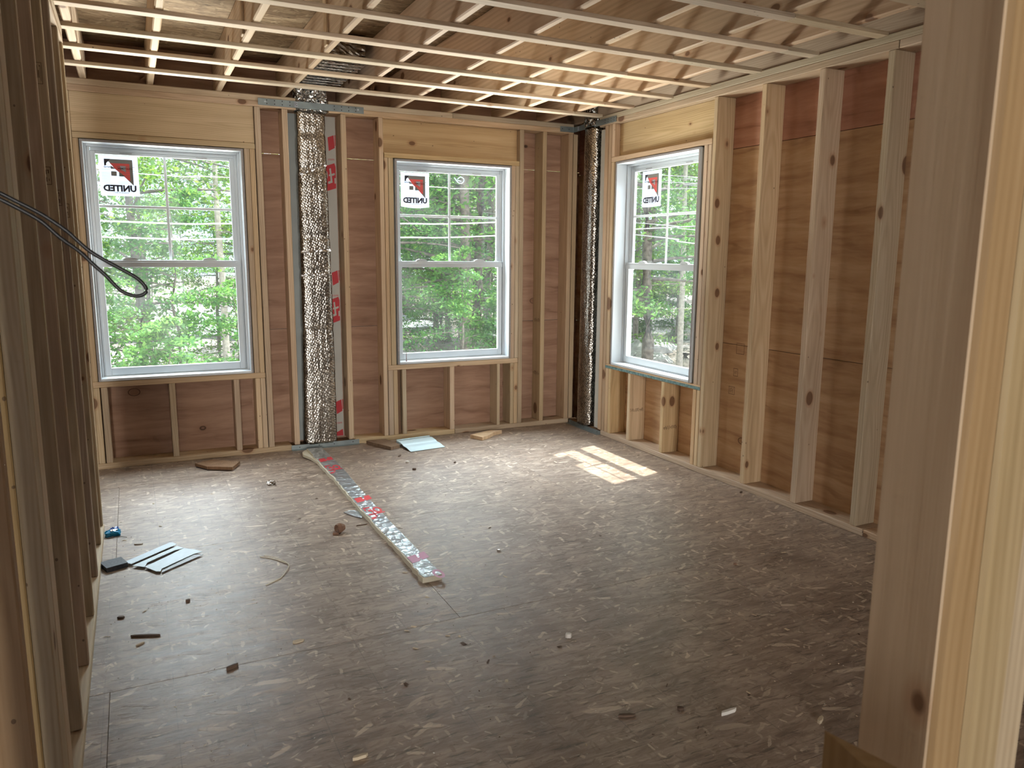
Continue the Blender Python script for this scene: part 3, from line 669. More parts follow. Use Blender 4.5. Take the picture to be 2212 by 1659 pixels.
# ------------------------------------------------------------------ foil ducts
def duct_mesh(name, secs, mat, seed=0, wrinkle=.003, parent=None, tapes=(), e=.4):
    """rounded-rectangle skin through sections (cx, cy, z, half_w, half_d, corner); uv in metres"""
    rnd = random.Random(seed); n = 44; vs_, fs, uv = [], [], []
    ph = [rnd.uniform(0, 6.28) for _ in range(8)]
    for (cx, cy, z, hw, hd, cr) in secs:
        pts = []
        for k in range(n):
            th = 2 * PI * k / n; c, s2 = math.cos(th), math.sin(th)
            x = hw * math.copysign(abs(c) ** e, c); y = hd * math.copysign(abs(s2) ** e, s2)
            d = wrinkle * (math.sin(z * 23 + th * 3 + ph[0]) + .7 * math.sin(z * 61 + th * 7 + ph[1]) + .5 * math.sin(z * 131 + th * 11 + ph[2]))
            pts.append((cx + x * (1 + d / hw * .5), cy + y * (1 + d / hd), z))
        vs_ += pts
    m_ = len(secs)
    for i in range(m_ - 1):
        for k in range(n): fs.append((i * n + k, i * n + (k + 1) % n, (i + 1) * n + (k + 1) % n, (i + 1) * n + k))
    fs.append(tuple(range(n - 1, -1, -1))); fs.append(tuple((m_ - 1) * n + k for k in range(n)))
    me = mesh_from(name, vs_, fs, M[mat], True)
    ul = me.uv_layers.new(name='UVMap'); per = [0]
    for k in range(n): a = Vector(vs_[k]); b = Vector(vs_[(k + 1) % n]); per.append(per[-1] + (b - a).length)
    for p_ in me.polygons:
        for li, vi in zip(p_.loop_indices, p_.vertices):
            i, k = divmod(vi, n); u = per[k]
            if len(p_.vertices) == 4 and k == 0 and any(v % n == n - 1 for v in p_.vertices): u = per[n]
            ul.data[li].uv = (u, vs_[vi][2])
    return link(name, me, parent)
d1 = thing('air_duct', 'tall foil bubble-wrapped duct between the two back windows', 'duct', (-2.085, .055, .03))
def sec1(z):   # z above floor; gentle bulges as the wrap is cinched at tape lines
    t = (z - .03) / 2.34; c = -2.088 + .004 * math.sin(z * 2) + .008 * t; hw = .119 - .022 * t; hd = .062
    for zt in (.86, 1.28, 1.52, 1.98, 2.22):
        hw -= .004 * math.exp(-((z - zt) / .02) ** 2); hd -= .006 * math.exp(-((z - zt) / .02) ** 2)
    return (c + 2.085, .0, z - .03, hw, hd, 0)
o = duct_mesh('wrapped_sleeve', [sec1(.03 + 2.33 * i / 130) for i in range(131)], 'foil', 3, .0009, d1)
def band(parent, x0, x1, y, z0, z1, wob, seed, mat='foil_wrinkled', th=.003):
    rnd = random.Random(seed); n = 14; top = [(x0 + (x1 - x0) * i / n, z0 + (z1 - z0) * i / n + rnd.uniform(0, wob) + .008) for i in range(n + 1)]
    bot = [(x0 + (x1 - x0) * i / n, z0 + (z1 - z0) * i / n - rnd.uniform(0, wob)) for i in range(n, -1, -1)]
    return poly_prism('tape_seam', parent, top + bot, y, y + th, mat, 'xz')
band(d1, -.105, .092, -.0655, 1.90, 1.975, .006, 1); band(d1, -.104, .104, -.0655, 1.375, 1.395, .006, 2); band(d1, -.108, .106, -.0655, 1.215, 1.222, .004, 5)
# crumpled neck over the strap and the boxed elbow up in the joist bay
def crumple(name, parent, x0, x1, y0, y1, z0, z1, mat, seed, nx=14, amp=.008):
    bm = bmesh.new(); bmesh.ops.create_cube(bm, size=1); bmesh.ops.subdivide_edges(bm, edges=list(bm.edges), cuts=nx, use_grid_fill=True)
    rnd = random.Random(seed)
    for v in bm.verts: v.co = Vector((x0 + (v.co.x + .5) * (x1 - x0) + rnd.uniform(-amp, amp), y0 + (v.co.y + .5) * (y1 - y0) + rnd.uniform(-amp, amp), z0 + (v.co.z + .5) * (z1 - z0) + rnd.uniform(-amp, amp)))
    me = bpy.data.meshes.new(name); bm.to_mesh(me); bm.free(); me.materials.append(M[mat]); return link(name, me, parent)
crumple('crumpled_neck', d1, -.094, .108, -.052, .060, 2.335, 2.50, 'foil_wrinkled', 4)
crumple('elbow_box', d1, -.100, .150, -.90, -.225, 2.475, 2.625, 'foil', 5, 12, .003)
for k in range(9): board('ridge', d1, (-.098, -.88 + .072 * k, 2.466), (.148, -.868 + .072 * k, 2.472), 'foil_wrinkled', .002, noswap=True)
crumple('elbow_throat', d1, -.098, .138, -.222, .04, 2.502, 2.62, 'foil_wrinkled', 6, 10, .005)
d2 = thing('air_duct', 'foil bubble-wrapped duct standing in the far right corner', 'duct', (.037, -.225, .03))
def sec2(z):
    t = (z - .03) / 2.34; hw = .058; hd = .096 - .012 * t
    for zt in (.62, 1.05, 1.66, 2.1): hd -= .004 * math.exp(-((z - zt) / .02) ** 2)
    return (.002, -.018 * t, z - .03, hw, hd, 0)
duct_mesh('wrapped_sleeve', [sec2(.03 + 2.35 * i / 130) for i in range(131)], 'foil', 8, .0010, d2, (), .75)
crumple('crumpled_neck', d2, -.045, .055, -.10, .06, 2.362, 2.60, 'foil_wrinkled', 9)

# steel straps and angles protecting the plates at the ducts
def holes(par, pts, y, plane='xz', r=.004):
    vs_, fs = [], []
    for (a, b) in pts:
        i0 = len(vs_)
        for k in range(8):
            th = 2 * PI * k / 8; p = (a + r * math.cos(th), b + r * math.sin(th))
            vs_.append((p[0], y, p[1]) if plane == 'xz' else (y, p[0], p[1]))
        fs.append(tuple(range(i0, i0 + 8)))
    me = mesh_from('nail_holes', vs_, fs, M['ink']); return link('nail_holes', me, par, 'stuff')
st = thing('steel_strap', 'long grey steel strap nailed across the top plates over the duct', 'strap', (-2.075, -.004, 2.397))
board('strap_plate', st, (-.357, -.0015, -.024), (.357, .002, .020), 'galv', .0008); holes(st, [(x, z) for x in (-.30, -.25, -.2, -.15, .15, .2, .25, .3) for z in (-.012, .010)], -.002)
for x in (-.312, .315): board('nail_head', st, (x - .006, -.006, -.005), (x + .006, -.0022, .005), 'vinyl', .002)
board('barcode_label', st, (-.122, -.0032, -.018), (-.098, -.0017, .016), 'paper', 0)
holes(st, [(-.115, .006), (-.105, .006), (-.115, -.005), (-.105, -.008)], -.0035, r=.003)
an = thing('steel_angle', 'grey steel angle screwed to the floor plate under the back wall duct', 'angle bracket', (-2.058, 0, .0))
board('upright_leg', an, (-.248, -.0045, .002), (.248, -.0015, .036), 'galv', .0008); board('floor_leg', an, (-.248, -.030, .0005), (.248, -.0047, .0025), 'galv', .0008)
holes(an, [(-.19, .018), (-.05, .020), (.06, .018), (.20, .020)], -.0048)
st2 = thing('steel_strap', 'grey steel strap bent round the corner over the corner duct', 'strap', (0, 0, 2.395))
board('strap_plate', st2, (-.130, -.0045, -.022), (-.0005, -.001, .020), 'galv', .0008); board('strap_plate', st2, (-.0045, -.606, -.022), (-.001, -.0047, .020), 'galv', .0008)
holes(st2, [(y, z) for y in (-.58, -.54, -.50, -.46) for z in (-.010, .008)], -.0048, 'yz'); holes(st2, [(-.11, .0), (-.05, .0)], -.0048)
board('barcode_label', st2, (-.0062, -.085, -.016), (-.0047, -.062, .014), 'paper', 0)
an2 = thing('steel_angle', 'grey steel angle along the floor under the corner duct', 'angle bracket', (0, -.26, 0))
board('upright_leg', an2, (-.0045, -.245, .002), (-.0015, .245, .030), 'galv', .0008); board('floor_leg', an2, (-.034, -.245, .0005), (-.0047, .245, .0025), 'galv', .0008)
holes(an2, [(-.20, .016), (.0, .016), (.2, .016)], -.0048, 'yz')

# foam boards behind the ducts
fb = thing('foam_board', 'grey foil-faced foam board behind the back wall duct with red printing', 'insulation', (-2.064, .136, T + .003))
board('foam_core', fb, (-.175, -.010, 0), (.172, .003, 2.315), 'foam_face', .001); 
board('edge_strip', fb, (-.176, -.020, 0), (-.07, -.0105, 2.315), 'foam_face_blue', .001)
def pr_fb(name, pts, mat='red'):   # pts in world x, z
    return poly_prism(name, fb, [(x + 2.064, z - T - .003) for x, z in pts], -.0118, -.0103, mat, 'xz')
def oth(z0, dx=0):
    """red block carrying pale letters o and th, as printed on the board"""
    blk_ = pr_fb('printed_block', [(-1.975, z0 + .155), (-1.905, z0 + .180), (-1.897, z0 + .155), (-1.897, z0 + .006), (-1.975, z0 - .02)])
    def w(pts): poly_prism('pale_letter', blk_, [(x + 2.064, z - T - .003) for x, z in pts], -.0132, -.0119, 'foam_face', 'xz')
    w([(-1.943, z0 + .14), (-1.932, z0 + .144), (-1.928, z0 + .105), (-1.905, z0 + .112), (-1.905, z0 + .098), (-1.926, z0 + .090), (-1.922, z0 + .045), (-1.945, z0 + .036), (-1.95, z0 + .020), (-1.908, z0 + .034), (-1.912, z0 + .082), (-1.90, z0 + .086), (-1.90, z0 + .126), (-1.912, z0 + .128), (-1.914, z0 + .158), (-1.945, z0 + .150)][:8] + [(-1.952, z0 + .034), (-1.954, z0 + .05), (-1.936, z0 + .056), (-1.938, z0 + .09), (-1.948, z0 + .088), (-1.946, z0 + .10), (-1.939, z0 + .102)])
    w([(-1.908, z0 + .075), (-1.899, z0 + .078), (-1.899, z0 + .040), (-1.907, z0 + .038)])
    n = 12; w([(-1.966 + .011 * math.cos(2 * PI * k / n), z0 + .095 + .03 * math.sin(2 * PI * k / n)) for k in range(n)])
for zc in (1.86, .91, -.05):
    if zc > 0: oth(zc)
    pr_fb('printed_mark', [(-1.948, zc + .355), (-1.905, zc + .372), (-1.899, zc + .285), (-1.942, zc + .262)])
    pr_fb('printed_mark', [(-1.898, zc + .372), (-1.893, zc + .374), (-1.893, zc + .30), (-1.898, zc + .298)])
pr_fb('printed_block', [(-1.975, .060), (-1.90, .095), (-1.897, .045), (-1.975, .045)])
FT = text_mesh('.com', .026, 'red', False, .0)
for z in (2.055, 1.09, .135):
    o_ = link('small_lettering', FT, fb); o_.location = (.135, -.0125, z - T); 
fb2 = thing('foam_board', 'grey-green foam board behind the corner duct', 'insulation', (.135, -.26, T + .003))
board('foam_core', fb2, (-.010, -.192, 0), (.003, .192, 2.315), 'foam_face_blue', .001)
board('foam_lining', fb2, (-.123, -.194, 0), (-.115, -.128, 2.30), 'foam_face', .001)
board('foam_flap', fb2, (-.075, -.1905, 0), (-.012, -.185, 2.315), 'foam_face', .001)

# ------------------------------------------------------------------ things on the floor
# long foil faced foam offcut
fs_ = thing('foam_strip', 'long foil-faced foam offcut with red lettering lying across the floor', 'insulation', (-2.17, -1.4, 0))
def strip_edges(y):
    t = (y + 2.56) / 2.36; jl = random.uniform(-.004, .004)
    return (-2.218 + .004 * math.sin(y * 5) + jl, -2.134 + .022 * min(1, t * 1.3) - .006 * math.sin(y * 3))
random.seed(5)
n = 60; L_, R_ = [], []
for i in range(n + 1):
    y = -.10 - 2.455 * i / n; a, b = strip_edges(y)
    if y > -.34: a = -2.218 - .038 * ((y + .34) / .24) ** .8 * 0 + .0
    L_.append((a, y)); R_.append((b, y))
def strip_solid(name, L, R, z0, z1, mat, cols=None):
    vs_, fs = [], []
    for (l, r) in zip(L, R): vs_ += [(l[0] + 2.17, l[1] + 1.4, z0), (r[0] + 2.17, r[1] + 1.4, z0), (r[0] + 2.17, r[1] + 1.4, z1), (l[0] + 2.17, l[1] + 1.4, z1)]
    k = len(L)
    for i in range(k - 1):
        for j in range(4): fs.append((4 * i + j, 4 * i + (j + 1) % 4, 4 * i + 4 + (j + 1) % 4, 4 * i + 4 + j))
    fs.append((0, 3, 2, 1)); fs.append((4 * k - 4, 4 * k - 3, 4 * k - 2, 4 * k - 1))
    me = mesh_from(name, vs_, fs, M[mat]); bm = bmesh.new(); bm.from_mesh(me); bmesh.ops.recalc_face_normals(bm, faces=bm.faces); bm.to_mesh(me); bm.free()
    return link(name, me, fs_)
strip_solid('foam_core', L_, R_, .001, .0255, 'foam')
strip_solid('foil_facer', [(x + random.uniform(.003, .010), y) for x, y in L_], [(x - random.uniform(0, .003), y) for x, y in R_], .0257, .0272, 'foil_face')
# ragged broken edge curling out at the wall end
rag = [(-2.215, -.10), (-2.235, -.12), (-2.262, -.17), (-2.270, -.235), (-2.258, -.27), (-2.238, -.34), (-2.222, -.46), (-2.219, -.46), (-2.2185, -.30), (-2.2185, -.10)]
poly_prism('broken_edge', fs_, [(x + 2.17, y + 1.4) for x, y in rag], .004, .021, 'foam')
bm = bmesh.new(); random.seed(9)
for i in range(150):
    y = -.35 - random.random() * 2.2; x = -2.2135 + random.uniform(0, .016) * random.random(); s2 = random.uniform(.002, .006)
    v = [bm.verts.new((x + 2.17 + random.uniform(-s2, s2), y + 1.4 + random.uniform(-s2, s2), .0272 + random.uniform(.0, .0035))) for _ in range(3)]
    bm.faces.new(v)
me = bpy.data.meshes.new('foil_crumbs'); bm.to_mesh(me); bm.free(); me.materials.append(M['foil_wrinkled']); link('foil_crumbs', me, fs_, 'stuff')
def mk(name, pts, mat): poly_prism(name, fs_, [(x + 2.17, y + 1.4) for x, y in pts], .0274, .0281, mat)
def notch(y0, mat):
    mk('printed_block', [(-2.206, y0), (-2.160, y0 + .014), (-2.163, y0 - .025), (-2.153, y0 - .024), (-2.143, y0 + .022), (-2.112, y0 + .032), (-2.112, y0 - .040), (-2.150, y0 - .058), (-2.153, y0 - .036), (-2.163, y0 - .063), (-2.206, y0 - .078)], mat)
notch(-.425, 'red'); notch(-1.365, 'red2'); notch(-2.31, 'pink')
def glyphs(y0, mat, full=True):
    n = 14
    ring = [(-2.140 + .024 * math.cos(2 * PI * k / n), y0 - .045 + .050 * math.sin(2 * PI * k / n)) for k in range(n)]
    inn = [(-2.140 + .013 * math.cos(2 * PI * k / n), y0 - .045 + .028 * math.sin(2 * PI * k / n)) for k in range(n)]
    vs_ = [(x + 2.17, y + 1.4, .0280) for x, y in ring + inn]; fs = [(k, (k + 1) % n, n + (k + 1) % n, n + k) for k in range(n)]
    link('printed_letter', mesh_from('printed_letter', vs_, fs, M[mat]), fs_)
    if full:
        mk('printed_letter', [(-2.207, y0 + .01), (-2.168, y0 + .02), (-2.168, y0 + .005), (-2.200, y0 - .005), (-2.200, y0 - .04), (-2.207, y0 - .045)], mat)
        mk('printed_letter', [(-2.190, y0 - .03), (-2.168, y0 - .025), (-2.168, y0 - .150), (-2.176, y0 - .152), (-2.176, y0 - .055), (-2.190, y0 - .06)], mat)
        mk('printed_letter', [(-2.207, y0 - .10), (-2.112, y0 - .085), (-2.112, y0 - .10), (-2.207, y0 - .118)], mat)
        mk('printed_letter', [(-2.207, y0 - .16), (-2.180, y0 - .15), (-2.180, y0 - .175), (-2.207, y0 - .185)], mat)
glyphs(-.62, 'red'); glyphs(-1.56, 'red2'); glyphs(-2.50, 'pink', False)
# torn foil scrap beside the strip
sc_ = poly_prism('foil_scrap', None, [(-2.300, -1.505), (-2.262, -1.490), (-2.226, -1.515), (-2.224, -1.60), (-2.236, -1.635), (-2.262, -1.60)], .001, .006, 'foil_face'); tag(sc_, 'crumpled silver foil scrap beside the long foam strip', 'foil scrap')
o = crumple('foil_scrap', None, -2.595, -2.552, -.812, -.782, .001, .020, 'foil_wrinkled', 12, 4, .006); tag(o, 'tiny crumpled foil ball on the floor left of the foam strip', 'foil scrap')
# siding offcut
sd = thing('siding_offcut', 'pale blue-white vinyl siding offcut lying by the middle of the back wall', 'siding', (-1.42, -.265, 0), .12)
prof = [(-.125, .002), (-.118, .030), (-.085, .034), (-.02, .026), (.0, .018), (.05, .016), (.10, .006), (.128, .004)]
vs_, fs = [], []
for i, x in enumerate((-.138, .138)):
    for (y, z) in prof: vs_.append((x + .0 * y, y, z + .002))
    for (y, z) in prof: vs_.append((x, y, z - .0005))
k = len(prof)
for i in range(k - 1): fs += [(i, i + 1, 2 * k + i + 1, 2 * k + i), (k + i, 3 * k + i, 3 * k + i + 1, k + i + 1), (i, k + i, k + i + 1, i + 1), (2 * k + i, 2 * k + i + 1, 3 * k + i + 1, 3 * k + i)]
fs += [(0, 2 * k, 3 * k, k), (k - 1, 2 * k - 1, 4 * k - 1, 3 * k - 1)]
me = mesh_from('siding_face', [(x, -y, z) for x, y, z in vs_], fs, M['siding'])
bm = bmesh.new(); bm.from_mesh(me); bmesh.ops.recalc_face_normals(bm, faces=bm.faces); bm.to_mesh(me); bm.free(); link('siding_face', me, sd)
board('nail_hem', sd, (-.137, .118, .0345), (.137, .126, .040), 'siding', .001)
# wood offcuts
def offcut(pts, z0, z1, mat, label, name='wood_offcut', tilt=None):
    cx = sum(p[0] for p in pts) / len(pts); cy = sum(p[1] for p in pts) / len(pts)
    o = poly_prism(name, None, [(x - cx, y - cy) for x, y in pts], z0, z1, mat); o.location = (cx, cy, 0)
    if tilt: o.rotation_euler = tilt
    return tag(o, label, 'wood scrap')
o = offcut([(-1.765, -.035), (-1.655, -.290), (-1.578, -.262), (-1.572, -.20), (-1.62, -.04)], .001, .024, 'lumber_dark', 'dark brown board offcut beside the pale siding piece')
o = offcut([(-.985, -.185), (-.935, -.300), (-.845, -.245), (-.790, -.19), (-.698, -.150), (-.771, -.100)], .001, .028, 'lumber_warm', 'chipped tan wood offcut on the floor below the right back window')
o = offcut([(-2.965, -.185), (-2.90, -.30), (-2.752, -.385), (-2.689, -.252), (-2.86, -.13)], .006, .026, 'lumber_dark', 'reddish brown board offcut on the floor below the left back window')
o = offcut([(-2.96, -.20), (-2.90, -.30), (-2.84, -.30), (-2.88, -.18)], .0005, .005, 'ink', 'black tar paper piece under the reddish board offcut'); o['category'] = 'paper scrap'; o.name = 'tar_paper_scrap'
# cut pale blue sheet
sh = thing('slotted_sheet', 'pale blue cut sheet with long slots lying left on the floor', 'sheet scrap', (-3.2, -1.8, 0))
def shp(name, pts, z0, z1, mat='sheet'): poly_prism(name, sh, [(x + 3.2, y + 1.8) for x, y in pts], z0, z1, mat)
shp('sheet_strip', [(-3.373, -1.784), (-3.179, -1.612), (-3.165, -1.618), (-3.149, -1.651), (-3.346, -1.823), (-3.362, -1.805)], .0105, .0125)
shp('sheet_strip', [(-3.342, -1.843), (-3.148, -1.672), (-3.119, -1.715), (-3.161, -1.724), (-3.281, -1.831), (-3.292, -1.881)], .009, .011)
shp('sheet_strip', [(-3.292, -1.881), (-3.119, -1.715), (-3.076, -1.755), (-3.045, -1.798), (-3.082, -1.809), (-3.225, -1.934), (-3.230, -1.964), (-3.248, -1.955)], .009, .011)
shp('sheet_strip', [(-3.226, -1.972), (-3.223, -1.945), (-3.082, -1.814), (-3.043, -1.827)], .006, .0075, 'sheet_grey')
shp('sheet_backing', [(-3.292, -1.865), (-3.130, -1.725), (-3.118, -1.722), (-3.285, -1.872)], .0035, .005, 'sheet_grey')
shp('sheet_backing', [(-3.285, -1.87), (-3.155, -1.728), (-3.118, -1.722), (-3.275, -1.872)], .003, .0045, 'sheet_grey')
o = poly_prism('sheet_foot', sh, [(x + 3.2, y + 1.8) for x, y in ((-3.30, -1.85), (-3.10, -1.74), (-3.09, -1.80), (-3.24, -1.93))], .0003, .003, 'sheet_grey')
# slate grey block
bk = thing('foam_block', 'dark slate grey rectangular block beside the pale cut sheet', 'block', (-3.418, -1.803, 0), .0)
o = poly_prism('block_body', bk, [(-.055, .033), (.030, .066), (.058, -.020), (-.026, -.054)], .0005, .022, 'slate')
# blue wrapper
wp = thing('snack_wrapper', 'shiny crumpled blue wrapper on the floor at left', 'wrapper', (-3.428, -1.335, 0))
o = crumple('wrapper_body', wp, -.032, .030, -.040, .012, .001, .020, 'blue', 21, 5, .006); crumple('wrapper_fold', wp, -.012, .022, .02, .055, .004, .018, 'blue_dark', 22, 3, .005)
crumple('silver_patch', wp, -.010, .018, -.022, .0, .021, .025, 'foil_wrinkled', 23, 2, .003)
o = tube(smooth_path([(-3.462, -1.385, .003), (-3.445, -1.405, .003), (-3.425, -1.392, .005), (-3.40, -1.39, .004), (-3.366, -1.42, .003)], 6), .0012, 'black', 'wire_bit'); tag(o, 'thin black wire bit lying just in front of the blue wrapper', 'wire')
# brown paper cone
cn = thing('paper_cup', 'small crushed brown paper cone right of the foam strip foot', 'paper scrap', (-2.385, -1.795, 0), .4)
vs_ = []; fs = []
for i, (x, r) in enumerate(((-.028, .022), (-.005, .025), (.018, .015))):
    for k in range(10):
        th = 2 * PI * k / 10; vs_.append((x, r * math.cos(th) * .9, .024 + r * math.sin(th) * (1.15 if math.sin(th) > 0 else .9)))
for i in range(2):
    for k in range(10): fs.append((i * 10 + k, i * 10 + (k + 1) % 10, i * 10 + 10 + (k + 1) % 10, i * 10 + 10 + k))
me = mesh_from('cup_wall', vs_, fs, M['card']); link('cup_wall', me, cn)
poly_prism('cup_lip', cn, [(-.052, .0), (-.030, .022), (-.030, -.02)], .001, .012, 'card')
cn['label'] = 'small crushed brown paper cone on the floor left of the foam strip'
# string
tag(tube(smooth_path([(-2.807, -1.959, .004), (-2.76, -2.004, .003), (-2.724, -2.064, .004), (-2.705, -2.127, .008), (-2.752, -2.229, .004), (-2.787, -2.262, .003), (-2.831, -2.295, .004)], 8), .0022, 'cord', 'plastic_strip'), 'thin kinked cream plastic strip lying in the middle left of the floor', 'strip')
tag(tube(smooth_path([(-2.79, -1.968, .010), (-2.75, -2.005, .008), (-2.712, -2.075, .006), (-2.704, -2.124, .004)], 6), .0018, 'cord', 'plastic_strip'), 'short cream plastic strip doubled along the kinked strip', 'strip')
# loose chips and splinters, one by one
chips = [((-1.886, -3.235), .022, .016, .016, 'white_chip', 'white plaster crumb standing alone in the middle foreground floor'),
         ((-1.764, -2.364), .018, .010, .010, 'foil_wrinkled', 'tiny silver foil twist right of the foam strip end'),
         ((-1.678, -3.866), .062, .010, .012, 'white_chip', 'white split plastic sliver lying in the right foreground'),
         ((-1.452, -4.020), .035, .012, .012, 'chip', 'pale wood splinter close to the near right post'),
         ((-1.974, -3.742), .055, .012, .007, 'chip_dark', 'flat dark brown splinter in the lower middle foreground'),
         ((-1.801, -3.785), .022, .014, .008, 'chip_dark', 'small curled dark wood flake near the white sliver'),
         ((-.842, -2.971), .016, .010, .008, 'card', 'tiny rust red crumb on the right half of the floor'),
         ((-.045, -2.141), .030, .012, .008, 'chip_dark', 'dark scrap against the foot of the right wall'),
         ((-3.300, -2.560), .105, .009, .008, 'chip_dark', 'long dark splinter on the left floor near the partition'),
         ((-3.319, -2.619), .034, .008, .006, 'chip', 'pale short splinter just below the long dark splinter'),
         ((-3.038, -2.930), .045, .010, .012, 'chip_dark', 'black stub of wood in the lower left floor'),
         ((-3.383, -2.361), .026, .015, .008, 'chip_dark', 'brown crumb near the left partition above the long splinter'),
         ((-3.140, -2.315), .018, .014, .009, 'chip_dark', 'dark grit crumb below the pale cut sheet'),
         ((-2.798, -2.838), .045, .024, .003, 'chip', 'pale square wood flake in the centre left floor'),
         ((-2.769, -3.585), .045, .012, .010, 'chip', 'curled pale shaving at the bottom edge of the view'),
         ((-1.648, -.475), .045, .012, .006, 'chip_dark', 'dark sliver in front of the siding offcut'),
         ((-1.655, -.668), .026, .016, .012, 'white_chip', 'crumpled white crumb in front of the siding offcut'),
         ((-1.669, -.851), .024, .016, .012, 'chip_dark', 'small brown curled chip farther in front of the siding offcut'),
         ((-1.36, -.80), .022, .012, .008, 'chip_dark', 'black crumb on the floor under the right back window'),
         ((-2.262, -1.735), .060, .010, .004, 'chip_dark', 'thin dark splinter beside the foam strip near the paper cone'),
         ((-3.315, -1.545), .040, .008, .006, 'white_chip', 'white sliver above the pale cut sheet')]
random.seed(31)
for (x, y), l, wd, h, mt, lb in chips:
    pts = [(-.5 * l, -.3 * wd), (-.2 * l, -.5 * wd), (.35 * l, -.4 * wd), (.5 * l, .1 * wd), (.2 * l, .5 * wd), (-.4 * l, .4 * wd)]
    o = poly_prism('floor_chip', None, pts, .0004, h, mt); o.location = (x, y, 0); o.rotation_euler = (0, 0, random.uniform(-.6, .9))
    tag(o, lb, 'debris')
# scattered dust, flakes and crumbs
def scatter(name, n, size, mats, seed, zlo=.0006):
    rnd = random.Random(seed); vs_, fs, mi = [], [], []
    for i in range(n):
        x = rnd.uniform(-3.44, -.02); y = -4.4 * rnd.random() ** .9 - .02; a = rnd.uniform(0, PI); s1 = size * rnd.uniform(.4, 1.5); s2 = s1 * rnd.uniform(.15, .7); h = rnd.uniform(.0006, .0035)
        i0 = len(vs_)
        for (u, v) in ((-s1, -s2), (s1, -s2 * .7), (s1 * .8, s2), (-s1 * .9, s2 * .8)): vs_.append((x + u * math.cos(a) - v * math.sin(a), y + u * math.sin(a) + v * math.cos(a), zlo + h * rnd.uniform(.3, 1)))
        vs_.append((x, y, zlo + h * 1.3)); fs += [(i0, i0 + 1, i0 + 4), (i0 + 1, i0 + 2, i0 + 4), (i0 + 2, i0 + 3, i0 + 4), (i0 + 3, i0, i0 + 4)]; mi += [i % len(mats)] * 4
    me = bpy.data.meshes.new(name); me.from_pydata(vs_, [], fs)
    for mt in mats: me.materials.append(M[mt])
    me.polygons.foreach_set('material_index', mi); o = link(name, me, None, 'stuff'); return o
o = scatter('sawdust', 2600, .0022, ['chip', 'white_chip', 'chip_dark'], 3); tag(o, 'fine sawdust and crumbs scattered over the whole subfloor', 'sawdust')
o = scatter('wood_shavings', 150, .009, ['chip', 'chip_dark', 'chip'], 4); tag(o, 'loose wood flakes and slivers scattered over the subfloor', 'wood shavings')

# screw on the stool of the right back window
sw = thing('standing_screw', 'rusty screw standing upright on the sill of the right back window', 'screw', (-1.4205, .030, .5975))
tube([(0, 0, 0), (0, 0, .005), (0, 0, .006), (0, 0, .065), (0, 0, .077)], [.0055, .0055, .0022, .0019, .0004], 'steel_red', 'screw_shank', sw)
# scrap of white film on the glass of the right back window
fo = tube(smooth_path([(-.985, .119, 1.985), (-.955, .117, 1.950), (-.920, .118, 1.948), (-.905, .119, 1.975), (-.935, .118, 1.992), (-.962, .117, 1.968), (-.93, .116, 1.960)], 5), .0035, 'paper', 'plastic_film')
tag(fo, 'curled white plastic film stuck to the top of the right back window', 'film')

# black cable loop hanging in from the left
up = [(-3.470, -4.42, 1.515), (-3.420, -4.4, 1.486), (-3.394, -4.4, 1.473), (-3.38, -4.4, 1.465), (-3.359, -4.4, 1.453), (-3.347, -4.4, 1.445), (-3.328, -4.4, 1.430), (-3.315, -4.4, 1.416), (-3.303, -4.4, 1.404), (-3.287, -4.4, 1.393), (-3.271, -4.4, 1.383), (-3.254, -4.4, 1.372), (-3.245, -4.4, 1.363), (-3.2415, -4.4, 1.355)]
lo = [(-3.2415, -4.4, 1.355), (-3.244, -4.4, 1.350), (-3.251, -4.4, 1.347), (-3.260, -4.4, 1.348), (-3.270, -4.4, 1.353), (-3.277, -4.4, 1.360), (-3.288, -4.4, 1.374), (-3.301, -4.4, 1.388), (-3.315, -4.4, 1.404), (-3.335, -4.402, 1.421), (-3.350, -4.402, 1.437), (-3.36, -4.402, 1.445), (-3.376, -4.403, 1.455), (-3.395, -4.403, 1.466), (-3.420, -4.403, 1.479), (-3.470, -4.422, 1.508)]
lo = [(x, y, z - (.0 if i < 6 else .0)) for i, (x, y, z) in enumerate(lo)]
cb = tube(smooth_path(up[:-1] + lo, 3), .0024, 'black', 'cable_loop'); tag(cb, 'black cable doubled into a loop hanging in from the left partition', 'cable')

# grade stamps and inked panel marks
def stamp(parent, name, cells, d, plane, mat='ink_brown'):
    vs_, fs = [], []
    for (a0, b0, a1, b1) in cells:
        i0 = len(vs_)
        for a, b in ((a0, b0), (a1, b0), (a1, b1), (a0, b1)): vs_.append((a, d, b) if plane == 'xz' else (d, a, b))
        fs.append((i0, i0 + 1, i0 + 2, i0 + 3))
    return link(name, mesh_from(name, vs_, fs, M[mat]), parent, 'stuff')
def frame_cells(a0, b0, a1, b1, t=.0025): return [(a0, b0, a1, b0 + t), (a0, b1 - t, a1, b1), (a0, b0, a0 + t, b1), (a1 - t, b0, a1, b1)]
rnd = random.Random(2)
def tally(a0, b0, a1, b1, n):
    c = []
    for i in range(n):
        a = a0 + (a1 - a0) * i / n; w_ = (a1 - a0) / n * rnd.choice((.25, .45, .3)); h0 = b0 + (b1 - b0) * rnd.choice((0, 0, .2)); h1 = b1 - (b1 - b0) * rnd.choice((0, 0, .3)); c.append((a, h0, a + w_, h1))
        if rnd.random() < .6: c.append((a, h1 - .003, a + (a1 - a0) / n * .8, h1))
    return c
